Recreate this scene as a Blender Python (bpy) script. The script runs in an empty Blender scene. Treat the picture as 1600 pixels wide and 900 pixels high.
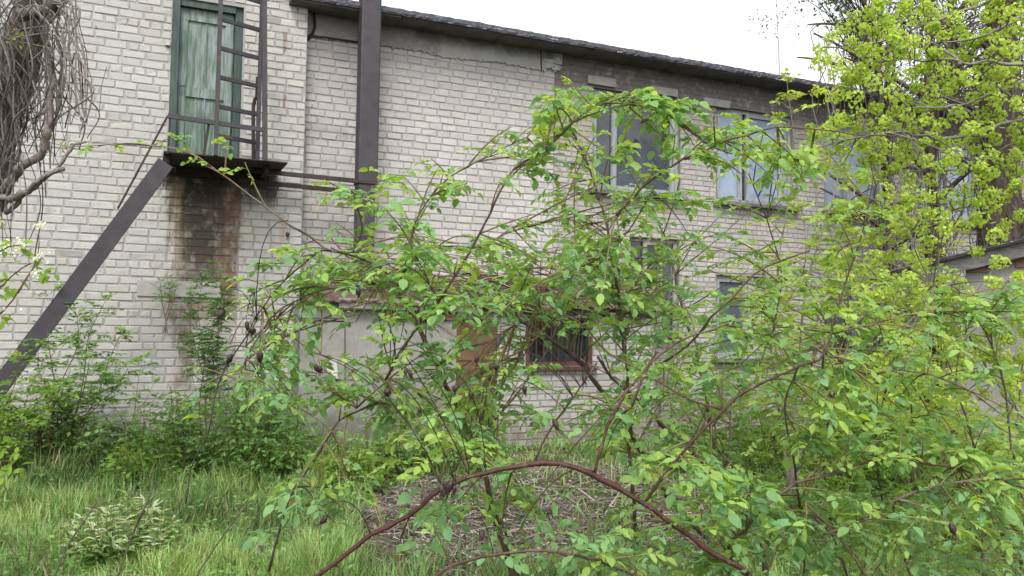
import bpy, math, random
import numpy as np
rnd = random.Random(7)
rng = np.random.default_rng(7)
S = bpy.context.scene
COL = S.collection

# ------------------------------------------------------------------ camera
F = 1300.0                                   # focal length in pixels of a 1600 px wide frame
def nrm(v):
    v = np.asarray(v, float); return v / np.linalg.norm(v)
DC = nrm([2950, -108, F])                    # the facade's direction, seen from the camera
b_ = -(2950 * .015 - 108) / F
UC = np.array([.015, 1, b_]); UC = UC - DC * UC.dot(DC); UC = nrm(UC)
NC = np.cross(DC, UC)                        # into the facade
if NC[2] < 0: NC = -NC
EYE = np.array([0, 0, 1.6])
def vw(v): return np.array([v[0]*DC[0]+v[1]*DC[1]+v[2]*DC[2], v[0]*NC[0]+v[1]*NC[1]+v[2]*NC[2], v[0]*UC[0]+v[1]*UC[1]+v[2]*UC[2]])
def ray(px, py): return vw([(px-800)/F, (450-py)/F, 1.0])
def at(px, py, d): return EYE + ray(px, py) * d
def onY(px, py, Y):
    r = ray(px, py); return EYE + r * (Y / r[1])
def onZ(px, py, z=0.0):
    r = ray(px, py); return EYE + r * ((z - EYE[2]) / r[2])
cam = bpy.data.cameras.new('camera'); camo = bpy.data.objects.new('camera', cam); COL.objects.link(camo)
from mathutils import Matrix, Vector
R_, U_, B_ = vw([1,0,0]), vw([0,1,0]), -vw([0,0,1])
camo.matrix_world = Matrix(((R_[0],U_[0],B_[0],EYE[0]),(R_[1],U_[1],B_[1],EYE[1]),(R_[2],U_[2],B_[2],EYE[2]),(0,0,0,1)))
cam.sensor_width = 36; cam.lens = F/1600*36; cam.clip_start = .05; cam.clip_end = 900
S.camera = camo

# ------------------------------------------------------------------ light
SUN_EL, SUN_AZ = 52.0, 205.0                 # azimuth measured clockwise from +Y
W = bpy.data.worlds.new('World'); S.world = W; W.use_nodes = True
nt = W.node_tree; bg = nt.nodes['Background']
sky = nt.nodes.new('ShaderNodeTexSky'); sky.sky_type = 'NISHITA'; sky.sun_disc = False
sky.sun_elevation = math.radians(SUN_EL); sky.sun_rotation = math.radians(SUN_AZ)
sky.dust_density = 3.0; sky.air_density = 1.0
hs = nt.nodes.new('ShaderNodeHueSaturation'); hs.inputs['Saturation'].default_value = .12; hs.inputs['Value'].default_value = 1.0
nt.links.new(sky.outputs[0], hs.inputs['Color']); nt.links.new(hs.outputs[0], bg.inputs['Color'])
bg.inputs['Strength'].default_value = .15
sl = bpy.data.lights.new('sun', 'SUN'); sl.energy = .9; sl.angle = math.radians(14); sl.color = (1, .97, .9)
so = bpy.data.objects.new('sun', sl); COL.objects.link(so)
az, el = math.radians(SUN_AZ), math.radians(SUN_EL)
sd = Vector((math.sin(az)*math.cos(el), math.cos(az)*math.cos(el), math.sin(el)))
so.rotation_euler = sd.to_track_quat('Z', 'Y').to_euler()
S.view_settings.view_transform = 'Standard'; S.view_settings.look = 'None'
S.view_settings.gamma = 1; S.view_settings.exposure = 1.25
S.cycles.max_bounces = 6; S.cycles.transparent_max_bounces = 6
S.cycles.diffuse_bounces = 3; S.cycles.glossy_bounces = 2; S.cycles.transmission_bounces = 3
S.cycles.use_denoising = True

# ------------------------------------------------------------------ materials
def newmat(name):
    m = bpy.data.materials.new(name); m.use_nodes = True
    return m, m.node_tree, m.node_tree.nodes['Principled BSDF']
class NT:
    """short node building"""
    def __init__(s, nt): s.nt = nt
    def n(s, t, **k):
        nd = s.nt.nodes.new('ShaderNode' + t)
        for a, v in k.items(): setattr(nd, a, v)
        return nd
    def link(s, a, b): s.nt.links.new(a, b)
    def put(s, sock, v):
        if hasattr(v, 'is_linked') or hasattr(v, 'links'): s.link(v, sock)
        else: sock.default_value = v
    def math(s, op, a, b=None, c=None, clamp=False):
        nd = s.n('Math', operation=op); nd.use_clamp = clamp
        s.put(nd.inputs[0], a)
        if b is not None: s.put(nd.inputs[1], b)
        if c is not None: s.put(nd.inputs[2], c)
        return nd.outputs[0]
    def coord(s): return s.n('TexCoord').outputs['Object']
    def noise(s, scale, detail=4, rough=.55, vec=None, dist=0):
        nd = s.n('TexNoise'); nd.inputs['Scale'].default_value = scale; nd.inputs['Detail'].default_value = detail
        nd.inputs['Roughness'].default_value = rough; nd.inputs['Distortion'].default_value = dist
        s.link(vec if vec is not None else s.coord(), nd.inputs['Vector']); return nd.outputs['Fac']
    def scaled(s, sc, vec=None):
        m = s.n('Mapping'); m.inputs['Scale'].default_value = sc; s.link(vec if vec is not None else s.coord(), m.inputs['Vector']); return m.outputs[0]
    def ramp(s, fac, stops, interp='LINEAR'):
        r = s.n('ValToRGB'); r.color_ramp.interpolation = interp
        e = r.color_ramp.elements
        while len(e) < len(stops): e.new(.5)
        for i, (p, c) in enumerate(stops):
            e[i].position = p; e[i].color = (*c, 1) if len(c) == 3 else c
        s.link(fac, r.inputs[0]); return r.outputs[0]
    def mr(s, v, a, b, c=0, d=1, smooth=True):
        m = s.n('MapRange'); m.interpolation_type = 'SMOOTHSTEP' if smooth else 'LINEAR'
        s.put(m.inputs['Value'], v)
        for k, x in zip(('From Min','From Max','To Min','To Max'), (a,b,c,d)): m.inputs[k].default_value = x
        return m.outputs[0]
    def mix(s, f, a, b, mode='MIX'):
        m = s.n('Mix', data_type='RGBA', blend_type=mode)
        s.put(m.inputs[0], f)
        for sock, v in ((m.inputs[6], a), (m.inputs[7], b)):
            if isinstance(v, tuple): sock.default_value = (*v[:3], 1)
            else: s.link(v, sock)
        return m.outputs[2]
    def attr(s, name='Col'):
        a = s.n('Attribute'); a.attribute_name = name; return a.outputs['Color']
    def bump(s, h, strength, dist, bs):
        b = s.n('Bump'); b.inputs['Strength'].default_value = strength; b.inputs['Distance'].default_value = dist
        s.link(h, b.inputs['Height']); s.link(b.outputs[0], bs.inputs['Normal'])
def simple(name, c1, c2, scale=8, rough=.8, bump=.3, bdist=.004, metallic=0, vec_scale=None, spec=.3, stops=(.35,.65)):
    m, t, bs = newmat(name); q = NT(t)
    v = q.scaled(vec_scale) if vec_scale else None
    f = q.noise(scale, 6, .6, v)
    q.link(q.ramp(f, [(stops[0], c1), (stops[1], c2)]), bs.inputs['Base Color'])
    bs.inputs['Roughness'].default_value = rough; bs.inputs['Metallic'].default_value = metallic
    bs.inputs['Specular IOR Level'].default_value = spec
    if bump: q.bump(q.noise(scale*4, 4, .6, v), bump, bdist, bs)
    return m
def leafmat(name, trans=.4, rough=.68, spec=.22):
    m, t, bs = newmat(name); q = NT(t)
    c = q.attr('Col'); f = q.noise(60, 3)
    c2 = q.mix(q.mr(f, .3, .7, 0, .35), c, q.mix(1.0, c, (.7,.75,.6), 'MULTIPLY'))
    q.link(c2, bs.inputs['Base Color']); bs.inputs['Roughness'].default_value = rough; bs.inputs['Specular IOR Level'].default_value = spec
    tr = q.n('BsdfTranslucent'); tc = q.mix(1.0, c2, (1.5,1.38,.65), 'MULTIPLY'); q.link(tc, tr.inputs['Color'])
    mx = q.n('MixShader'); mx.inputs[0].default_value = trans
    q.link(bs.outputs[0], mx.inputs[1]); q.link(tr.outputs[0], mx.inputs[2])
    q.link(mx.outputs[0], t.nodes['Material Output'].inputs['Surface'])
    return m
M_LEAF = leafmat('leaf', .5); M_GRASS = leafmat('grass_blade', .3, .6, .25)

def sepxyz(q):
    s = q.n('SeparateXYZ'); q.link(q.coord(), s.inputs[0]); return s.outputs
def boxmask(q, X, Z, x0, x1, z0, z1, soft, nz):
    """soft edged mask over a stretch of wall, its edge broken by noise"""
    stk = q.noise(1.0, 4, .7, q.scaled((16, 16, 1.1)))
    xx = q.math('ADD', X, q.math('MULTIPLY', q.math('SUBTRACT', q.math('ADD', nz, stk), 1.0), soft*2.2))
    zz = q.math('ADD', Z, q.math('MULTIPLY', q.math('SUBTRACT', nz, .5), soft*3))
    a = q.mr(xx, x0-soft*.3, x0+soft*.3); b = q.mr(xx, x1-soft*.3, x1+soft*.3, 1, 0)
    c = q.mr(zz, z0-soft, z0+soft); d = q.mr(zz, z1-soft, z1+soft, 1, 0)
    return q.math('MULTIPLY', q.math('MULTIPLY', a, b), q.math('MULTIPLY', c, d))
def wallmat(name, base, stains, bumpk=.5):
    """weathered masonry; stains = list of (x0,x1,z0,z1,soft,colour,strength)"""
    m, t, bs = newmat(name); q = NT(t); X, Y, Z = sepxyz(q)
    if base is None: c = q.attr('Col')
    else: c = q.ramp(q.noise(3, 5), [(.3, base[0]), (.7, base[1])])
    fine = q.noise(28, 6, .7); big = q.noise(.8, 4)
    c = q.mix(q.mr(fine, .35, .7, 0, .22), c, q.mix(1.0, c, (.55,.53,.5), 'MULTIPLY'))
    c = q.mix(q.mr(big, .4, .75, 0, .35), c, q.mix(1.0, c, (.72,.70,.66), 'MULTIPLY'))
    streak = q.noise(5, 5, .6, q.scaled((3.5, 3.5, .25)))
    c = q.mix(q.mr(streak, .55, .75, 0, .3), c, q.mix(1.0, c, (.6,.57,.52), 'MULTIPLY'))
    pit = q.noise(13, 3, .5); c = q.mix(q.mr(pit, .70, .75, 0, .6), c, q.mix(1.0, c, (.38,.36,.33), 'MULTIPLY'))
    pale = q.noise(1.7, 6, .75); c = q.mix(q.mr(pale, .58, .68, 0, .16), c, q.mix(1.0, c, (1.28,1.27,1.25), 'MULTIPLY'))
    nz = q.noise(2.6, 5, .7); nz2 = q.noise(9, 5, .65)
    for (x0,x1,z0,z1,soft,colr,k) in stains:
        mk = boxmask(q, X, Z, x0, x1, z0, z1, soft, nz)
        mk = q.math('MULTIPLY', mk, q.mr(nz2, .32, .52, k*.45, k))
        c = q.mix(mk, c, colr)
    q.link(c, bs.inputs['Base Color']); bs.inputs['Roughness'].default_value = .92; bs.inputs['Specular IOR Level'].default_value = .15
    q.bump(q.noise(60, 6, .7), bumpk, .006, bs)
    return m

# ------------------------------------------------------------------ mesh helpers
def link(name, me, mat=None, parent=None):
    o = bpy.data.objects.new(name, me); COL.objects.link(o)
    if mat is not None: me.materials.append(mat)
    if parent is not None: o.parent = parent; o.matrix_parent_inverse = Matrix.Translation(-Vector(parent.location)) if parent.location.length else Matrix()
    return o
def mk(name, V, faces, mat=None, parent=None, col=None, smooth=False):
    """V (n,3), faces: list of int arrays (m,k)"""
    V = np.asarray(V, np.float32); me = bpy.data.meshes.new(name)
    faces = [np.asarray(f, np.int32) for f in faces if len(f)]
    nl = sum(f.size for f in faces); nf = sum(len(f) for f in faces)
    me.vertices.add(len(V)); me.vertices.foreach_set('co', V.ravel())
    me.loops.add(nl); me.polygons.add(nf)
    me.loops.foreach_set('vertex_index', np.concatenate([f.ravel() for f in faces]))
    tot = np.concatenate([np.full(len(f), f.shape[1], np.int32) for f in faces])
    st = np.concatenate([[0], np.cumsum(tot)[:-1]]).astype(np.int32)
    me.polygons.foreach_set('loop_start', st)
    me.polygons.foreach_set('loop_total', tot)
    if col is not None:
        a = me.color_attributes.new('Col', 'FLOAT_COLOR', 'POINT')
        c4 = np.ones((len(V), 4), np.float32); c4[:, :3] = col; a.data.foreach_set('color', c4.ravel())
    me.update(calc_edges=True); me.validate()
    (me.shade_smooth if smooth else me.shade_flat)()
    return link(name, me, mat, parent)
class MB:
    """collects pieces into one mesh"""
    def __init__(s): s.V = []; s.F = {}; s.n = 0; s.C = []
    def add(s, V, faces, col=None):
        V = np.asarray(V, float)
        for f in faces:
            f = np.asarray(f)
            if len(f): s.F.setdefault(f.shape[1], []).append(f + s.n)
        s.V.append(V); s.n += len(V)
        s.C.append(np.broadcast_to(np.asarray(col if col is not None else (.5,.5,.5), float), (len(V), 3)))
        return s
    def box(s, c, sz, rot=None, jit=0, col=None, ax=None):
        """centre, size; ax = 3 axis vectors"""
        h = np.array(sz)/2
        P = np.array([[x,y,z] for x in (-1,1) for y in (-1,1) for z in (-1,1)])*h
        if jit: P = P + rng.normal(0, jit, P.shape)
        if ax is not None: P = P @ np.array(ax)
        s.add(P + np.array(c), [np.array([[0,1,3,2],[4,6,7,5],[0,4,5,1],[2,3,7,6],[0,2,6,4],[1,5,7,3]])], col); return s
    def bar(s, a, b, w, h=None, up=(0,0,1), col=None):
        a = np.array(a, float); b = np.array(b, float); h = h or w
        x = nrm(b-a); u = np.array(up, float)
        if abs(x.dot(u)) > .98: u = np.array([0,1.,0])
        y = nrm(np.cross(u, x)); z = np.cross(x, y)
        return s.box((a+b)/2, (np.linalg.norm(b-a), w, h), ax=[x,y,z], col=col)
    def tube(s, P, r, sides=6, col=None, cap=True):
        P = np.asarray(P, float); n = len(P); r = np.broadcast_to(np.asarray(r, float), (n,))
        T = np.gradient(P, axis=0); T /= np.linalg.norm(T, axis=1)[:, None] + 1e-9
        ref = np.array([.3,.9,.31]) if abs(T[:,1]).mean() < .8 else np.array([0,0,1.])
        A = np.cross(T, ref); A /= np.linalg.norm(A, axis=1)[:, None] + 1e-9
        Bv = np.cross(T, A); th = np.linspace(0, 2*np.pi, sides, endpoint=False)
        V = P[:,None,:] + r[:,None,None]*(A[:,None,:]*np.cos(th)[None,:,None] + Bv[:,None,:]*np.sin(th)[None,:,None])
        V = V.reshape(-1, 3)
        i = np.arange(n-1)[:,None]*sides; j = np.arange(sides)[None,:]; k = (j+1) % sides
        q = np.stack([i+j, i+k, i+sides+k, i+sides+j], -1).reshape(-1, 4)
        f = [q]
        if cap and sides <= 8: f.append(np.array([list(range(sides))[::-1], [(n-1)*sides+x for x in range(sides)]]))
        s.add(V, f, col); return s
    def grid(s, G, col=None):
        """G (a,b,3) sheet"""
        a, b = G.shape[:2]; i = np.arange(a-1)[:,None]*b; j = np.arange(b-1)[None,:]
        s.add(G.reshape(-1,3), [np.stack([i+j, i+j+1, i+b+j+1, i+b+j], -1).reshape(-1,4)], col); return s
    def build(s, name, mat, parent=None, smooth=False, color=False):
        V = np.concatenate(s.V); F = [np.concatenate(v) for v in s.F.values()]
        return mk(name, V, F, mat, parent, np.concatenate(s.C) if color else None, smooth)
def thing(name, label, cat, loc=(0,0,0), group=None):
    o = bpy.data.objects.new(name, None); COL.objects.link(o); o.location = loc; o['label'] = label; o['category'] = cat
    if group: o['group'] = group
    bpy.context.view_layer.update(); return o
def tag(o, label, cat, group=None):
    o['label'] = label; o['category'] = cat
    if group: o['group'] = group
    return o
def spline(P, step=.04):
    """Catmull-Rom through P, resampled"""
    P = np.asarray(P, float)
    if len(P) < 3: 
        n = max(2, int(np.linalg.norm(P[1]-P[0])/step)+1); return P[0] + (P[1]-P[0])*np.linspace(0,1,n)[:,None]
    Q = np.vstack([2*P[0]-P[1], P, 2*P[-1]-P[-2]]); out = []
    for i in range(1, len(Q)-2):
        p0,p1,p2,p3 = Q[i-1],Q[i],Q[i+1],Q[i+2]; n = max(2, int(np.linalg.norm(p2-p1)/step)); t = np.linspace(0,1,n,endpoint=False)[:,None]
        out.append(.5*((2*p1)+(-p0+p2)*t+(2*p0-5*p1+4*p2-p3)*t**2+(-p0+3*p1-3*p2+p3)*t**3))
    out.append(P[-1:]); return np.vstack(out)

# leaf templates: (u along, v across, w up), faces
def leaf_template(kind):
    if kind == 'near':
        u = np.array([0,.16,.38,.62,.84,1]); hw = np.array([0,.62,.98,.93,.55,0]); dr = -.16*u**2
        V = [(0,0,0)]
        for i in range(1,5): V += [(u[i],0,dr[i]), (u[i]-.02,hw[i]*.5,dr[i]+.1*hw[i]), (u[i]-.02,-hw[i]*.5,dr[i]+.1*hw[i])]
        V.append((1,0,dr[5])); n = len(V)-1
        T = [(0,1,2),(0,3,1),(10,n,11),(10,12,n)]; Q = []
        for i in range(3):
            a = 1+3*i; Q += [(a,a+3,a+4,a+1),(a,a+2,a+5,a+3)]
        return np.array(V, float), [np.array(T), np.array(Q)]
    if kind == 'mid':
        V = [(0,0,0),(.5,.5,.06),(1,0,-.12),(.5,-.5,.06),(.5,0,-.02)]
        return np.array(V, float), [np.array([(0,4,1),(4,2,1),(0,3,4),(4,3,2)])]
    if kind == 'low':
        V = [(0,0,0),(.5,.5,.05),(1,0,-.1),(.5,-.5,.05)]
        return np.array(V, float), [np.array([(0,2,1),(0,3,2)])]
    if kind == 'disc':
        th = np.linspace(0,2*np.pi,6,endpoint=False); V = [(0.5+.5*math.cos(t), .5*math.sin(t), .08*math.cos(2*t)) for t in th]
        return np.array(V, float), [np.array([[0,1,2,3,4,5]])]
def norm_rows(A): return A/(np.linalg.norm(A, axis=-1, keepdims=True)+1e-9)
class Leaves:
    """gathers blades (base, direction, normal, length, width, colour)"""
    def __init__(s): s.b=[]; s.d=[]; s.n=[]; s.l=[]; s.w=[]; s.c=[]
    def add(s, b, d, n, l, w, c): s.b.append(b); s.d.append(d); s.n.append(n); s.l.append(l); s.w.append(w); s.c.append(c)
    def build(s, name, kind, mat, parent=None, smooth=True):
        V, Fs = leaf_template(kind)
        b = np.array(s.b); d = norm_rows(np.array(s.d)); n = np.array(s.n); sd = norm_rows(np.cross(n, d)); n = np.cross(d, sd)
        l = np.array(s.l)[:,None,None]; w = np.array(s.w)[:,None,None]; c = np.array(s.c)
        P = b[:,None,:] + d[:,None,:]*V[None,:,0:1]*l + sd[:,None,:]*V[None,:,1:2]*w + n[:,None,:]*V[None,:,2:3]*l
        N, k = len(b), len(V); off = (np.arange(N)*k)[:,None,None]
        return mk(name, P.reshape(-1,3), [(f[None]+off).reshape(-1, f.shape[1]) for f in Fs], mat, parent, np.repeat(c, k, 0), smooth)
def rv(s=1.0): return rng.normal(0, s, 3)
def lerp(a, b, t): return np.array(a)*(1-t) + np.array(b)*t
def pinnate(L, tw, p, d, length, pairs, ll, lw, col, tex=None, droop=.35, r=.0011, spread=1.0):
    """a compound leaf: rachis from p along d, with paired leaflets and an end one"""
    d = nrm(d); side = np.cross(d, (0,0,1.)); side = nrm(side + rv(.25)); up = nrm(np.cross(side, d))
    if up[2] < 0: up = -up; side = -side
    n = 5; t = np.linspace(0,1,n)[:,None]
    P = p + d*length*t - np.array([0,0,1.])*length*droop*t**2
    if tw is not None: tw.tube(P, np.linspace(r, r*.6, n), 3, col=lerp(col, (.25,.12,.05), .3), cap=False)
    for i in range(pairs):
        f = .35 + .6*(i/(pairs)) ; q = P[0] + d*length*f - np.array([0,0,1.])*length*droop*f*f
        sc = 1.0 - .12*abs(i - pairs*.6)
        for sg in (-1, 1):
            dd = nrm(side*sg*.9*spread + d*.55 + rv(.13)); nn = nrm(up + side*sg*rng.uniform(-.1,.45) + rv(.36))
            s_ = ll*sc*rng.uniform(.62,1.22); c = col*rng.uniform(.78,1.2)
            if rng.random() < .012: c = np.array([.16,.10,.05]); s_ *= .8
            L.add(q, dd - np.array([0,0,.22]), nn, s_, s_*lw, c)
    dd = nrm(P[-1]-P[-2]); s_ = ll*rng.uniform(.9,1.25); L.add(P[-1], dd + rv(.1), nrm(up + rv(.25)), s_, s_*lw*1.05, col*rng.uniform(.85,1.15))
def closest(Q, p):
    d = np.linalg.norm(Q - p, axis=1); i = int(d.argmin()); return Q[i], d[i]
def bend(a, b, up=.12, n=7):
    m = (a+b)/2 + np.array([0,0,up])*np.linalg.norm(b-a) + rv(.04*np.linalg.norm(b-a)); t = np.linspace(0,1,n)[:,None]
    return a*(1-t)**2 + m*2*t*(1-t) + b*t**2
def in_ellipse(cx, cy, rx, ry):
    while True:
        u, v = rng.uniform(-1,1,2)
        if u*u+v*v <= 1: return cx+u*rx, cy+v*ry

# ================================================================== BUILDING
YL, YR = 10.96, 11.15                        # facade planes: the left block and the wing behind it
def wx(px, py, Y): return onY(px, py, Y)[0]
def wz(px, py, Y): return onY(px, py, Y)[2]
XC = wx(476, 200, YL)                        # outer corner of the block
XJ = wx(866, 150, YR)                        # joint between white and old masonry
XE = XJ + 17
EAVE = wz(760, 50, YR-.4)                    # underside of the eave slab
def bricks(mb, x0, x1, z0, z1, Y, bl, bh, holes=(), cols=((.41,.40,.38),(.38,.37,.354)), header_every=6, gap=.014, prot=.009, wob=.0038, shift=0, darkp=.005, dark=(.27,.26,.25)):
    """individually shaped bricks standing proud of the mortar bed"""
    V = []; C = []; row = 0; z = z0
    while z < z1 - .02:
        hdr = header_every and row % header_every == header_every-1
        L = bl*.5 if hdr else bl; x = x0 - (0 if row % 2 else L*.5) - (shift*row) % L
        dz = 0
        while x < x1:
            l = L*rng.uniform(.93,1.05)
            if not hdr and rng.random() < .06: l = L*.5
            a, b = max(x+gap*rng.uniform(.3,.8), x0+.002), min(x+l-gap*rng.uniform(.3,.8), x1-.002); x += l
            if b-a < .03: continue
            segs = [(a,b)]
            for (h0,h1,g0,g1) in holes:
                if z+bh*.7 > g0 and z+bh*.3 < g1:
                    ns = []
                    for (p,q) in segs:
                        if q <= h0 or p >= h1: ns.append((p,q)); continue
                        if p < h0: ns.append((p,h0-.003))
                        if q > h1: ns.append((h1+.003,q))
                    segs = ns
            for (p,q) in segs:
                if q-p < .03: continue
                zz0 = z+gap*.5+rng.normal(0,.0015); zz1 = min(z+bh-gap*.5+rng.normal(0,.0015), z1)
                e = .007; pr = prot*rng.uniform(.5,1.2)
                o = [(p,Y,zz0),(q,Y,zz0),(q,Y,zz1),(p,Y,zz1)]
                i_ = [(p+e,Y-pr,zz0+e),(q-e,Y-pr,zz0+e),(q-e,Y-pr,zz1-e),(p+e,Y-pr,zz1-e)]
                J = np.array(o+i_); J[:,0] += rng.normal(0,wob,8); J[:,2] += rng.normal(0,wob*.8,8); J[4:,1] += rng.normal(0,.0012,4); J[:4,1] += .004
                if rng.random() < .11:                       # chipped corner or edge
                    kk = rng.integers(4,8); ctr = J[4:].mean(0); J[kk] += (ctr-J[kk])*rng.uniform(.12,.3); J[kk,1] += pr*rng.uniform(.5,1.0)
                c = lerp(cols[0], cols[1], rng.random())*rng.uniform(.94,1.05)
                if rng.random() < darkp: c = np.array(dark)*rng.uniform(.8,1.3)
                if rng.random() < .12: c = c*np.array([1.02,.99,.955])
                V.append(J); C.append(np.repeat(c[None],8,0))
        z += bh; row += 1
    V = np.array(V); C = np.array(C); N = len(V); off = (np.arange(N)*8)[:,None,None]
    f = np.array([[4,5,6,7],[0,1,5,4],[1,2,6,5],[2,3,7,6],[3,0,4,7]])[None]+off
    mb.add(V.reshape(-1,3), [f.reshape(-1,4)]); mb.C[-1] = C.reshape(-1,3)
def bedding(mb, x0, x1, z0, z1, Y, holes, depth=.3, col=(.30,.296,.285)):
    xs = sorted({x0,x1,*[h[0] for h in holes],*[h[1] for h in holes]}); zs = sorted({z0,z1,*[h[2] for h in holes],*[h[3] for h in holes]})
    for a,b in zip(xs,xs[1:]):
        for c,d in zip(zs,zs[1:]):
            mx, mz = (a+b)/2, (c+d)/2
            if any(h[0]<mx<h[1] and h[2]<mz<h[3] for h in holes): continue
            mb.add([(a,Y,c),(b,Y,c),(b,Y,d),(a,Y,d)], [np.array([[0,1,2,3]])], col)
    for (a,b,c,d) in holes:
        y2 = Y+depth
        for q in ([(a,Y,c),(a,y2,c),(a,y2,d),(a,Y,d)],[(b,Y,c),(b,Y,d),(b,y2,d),(b,y2,c)],[(a,Y,c),(b,Y,c),(b,y2,c),(a,y2,c)],[(a,Y,d),(a,y2,d),(b,y2,d),(b,Y,d)]):
            mb.add(q, [np.array([[0,1,2,3]])], col)

bld = thing('brick_building', 'old two-storey white brick building with an upper green door and dark flat eave', 'building', (0, YL, 0))
bld.location = (0,0,0)
# door opening in the left block
DX0, DX1 = wx(266, 120, YL), wx(378, 120, YL); DZ0 = 3.46; DZ1 = wz(320, 2, YL)
hl = [(DX0, DX1, DZ0, DZ1)]
sx0, sx1 = wx(278,350,YL), wx(368,350,YL)
def zl(y, x=300): return wz(x, y, YL)
stL = [(sx0-.08, sx1+.06, zl(505), zl(255), .3, (.12,.078,.047), .62),
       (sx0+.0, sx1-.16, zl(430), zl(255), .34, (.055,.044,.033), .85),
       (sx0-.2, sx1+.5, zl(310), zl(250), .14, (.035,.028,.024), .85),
       (sx1-.17, sx1+.03, zl(480), zl(285), .13, (.12,.06,.03), .65),
       (sx0-.06, sx0+.05, zl(420), zl(285), .08, (.20,.15,.09), .6),
       (sx0+.02, sx0+.24, zl(600), zl(470), .14, (.11,.08,.05), .75),
       (wx(445,45,YL)-.02, wx(445,45,YL)+.03, zl(60), zl(28), .025, (.16,.07,.03), .6),
       (wx(444,145,YL)-.02, wx(444,145,YL)+.015, zl(153), zl(130), .025, (.2,.09,.045), .75),
       (wx(440,350,YL)-.03, wx(440,350,YL)+.04, zl(372), zl(330), .05, (.35,.2,.1), .6),
       (-9, 5, -.2, .55, .35, (.10,.10,.075), .75)]
M_BL = wallmat('white_brick_block', None, stL)
mb = MB(); XL0 = -7.0
bedding(mb, XL0, XC, -.1, 8.2, YL, hl)
xm = DX1 + .02
bricks(mb, XL0, xm, 0, 8.2, YL, .26, .098, hl, shift=.007)
bricks(mb, xm, XC, 0, 8.2, YL, .225, .098, hl, header_every=0, shift=.01, cols=((.46,.445,.42),(.40,.39,.37)))
mb.add([(XC,YL,-.1),(XC,YL+7,-.1),(XC,YL+7,8.2),(XC,YL,8.2)], [np.array([[0,1,2,3]])], (.42,.41,.39))
mb.add([(XL0,YL,-.1),(XL0,YL+7,-.1),(XL0,YL+7,8.2),(XL0,YL,8.2)], [np.array([[3,2,1,0]])], (.42,.41,.39))
mb.add([(XL0,YL,8.2),(XC,YL,8.2),(XC,YL+7,8.2),(XL0,YL+7,8.2)], [np.array([[0,1,2,3]])], (.2,.2,.2))
mb.add([(XL0,YL+7,-.1),(XC,YL+7,-.1),(XC,YL+7,8.2),(XL0,YL+7,8.2)], [np.array([[0,1,2,3]])], (.2,.2,.2))
mb.build('wall', M_BL, bld, color=True)
# wing
Zc = lambda px, py: wz(px, py, YR)
wins = []                                     # (x0,x1,z0,z1)
def wrect(pxa, pxb, pyt, pyb):
    xa, xb = wx(pxa, (pyt+pyb)/2, YR), wx(pxb, (pyt+pyb)/2, YR); pm = (pxa+pxb)/2
    return (xa, xb, wz(pm, pyb, YR), wz(pm, pyt, YR))
w1 = wrect(926, 1064, 146, 302); w2 = wrect(1120, 1240, 178, 318); 
dxw = w2[0]-w1[0]; w2 = (w2[0], w2[0]+(w1[1]-w1[0]), w1[2], w1[3]); w3 = tuple(a+b for a,b in zip(w2,(dxw,dxw,0,0))); w4 = tuple(a+b for a,b in zip(w3,(dxw,dxw,0,0)))
g1 = wrect(984, 1062, 372, 480); g1=(g1[0],g1[1],2.15-.6,g1[3]); g2 = wrect(1120, 1232, 432, 560); g3 = (g2[0]+dxw, g2[1]+dxw, g2[2], g2[3])
hm = []; hf = [w1,w2,w3,w4,g1,g2,g3]
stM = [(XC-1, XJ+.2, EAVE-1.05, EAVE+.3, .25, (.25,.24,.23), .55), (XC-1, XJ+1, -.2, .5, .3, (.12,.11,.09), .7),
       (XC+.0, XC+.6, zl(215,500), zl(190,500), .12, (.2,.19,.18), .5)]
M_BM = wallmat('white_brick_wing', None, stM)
mb = MB(); bedding(mb, XC-.3, XJ, -.1, EAVE+.2, YR, hm, col=(.285,.28,.274))
bricks(mb, XC-.3, XJ, 0, EAVE-.3, YR, .212, .1, hm, header_every=0, shift=.013, cols=((.44,.42,.405),(.395,.38,.368)))
mb.build('wall', M_BM, bld, color=True)
zt = EAVE
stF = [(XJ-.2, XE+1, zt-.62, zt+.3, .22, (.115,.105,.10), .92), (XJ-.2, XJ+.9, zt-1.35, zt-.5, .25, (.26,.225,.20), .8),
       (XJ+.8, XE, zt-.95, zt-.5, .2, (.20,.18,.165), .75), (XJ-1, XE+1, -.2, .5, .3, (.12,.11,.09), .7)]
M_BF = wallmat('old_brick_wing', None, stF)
mb = MB(); bedding(mb, XJ, XE, -.1, EAVE+.2, YR+.015, hf, col=(.235,.225,.218))
bricks(mb, XJ, XE, 0, EAVE+.05, YR+.015, .222, .083, hf, header_every=5, shift=.011, cols=((.38,.355,.34),(.325,.305,.29)), prot=.008, darkp=.04)
mb.build('wall', M_BF, bld, color=True)
# closed shell behind the wing front, so that rooms are dark
mb = MB(); y0, y1 = YR+.31, YR+8; a_, b__ = XC-.3, XE; z_ = EAVE+.10
for q in ([(a_,y1,-.1),(b__,y1,-.1),(b__,y1,z_),(a_,y1,z_)], [(b__,YR,-.1),(b__,y1,-.1),(b__,y1,z_),(b__,YR,z_)], [(a_,YR+.35,-.05),(b__,YR+.35,-.05),(b__,y1,-.05),(a_,y1,-.05)],
          [(a_,YR+.05,z_),(b__,YR+.05,z_),(b__,y1,z_),(a_,y1,z_)],[(a_,YR+.05,2.75),(b__,YR+.05,2.75),(b__,y1,2.75),(a_,y1,2.75)]):
    mb.add(q, [np.array([[0,1,2,3]])])
mb.build('inner_wall', simple('dim_plaster', (.12,.12,.11), (.2,.2,.19)), bld)
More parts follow.
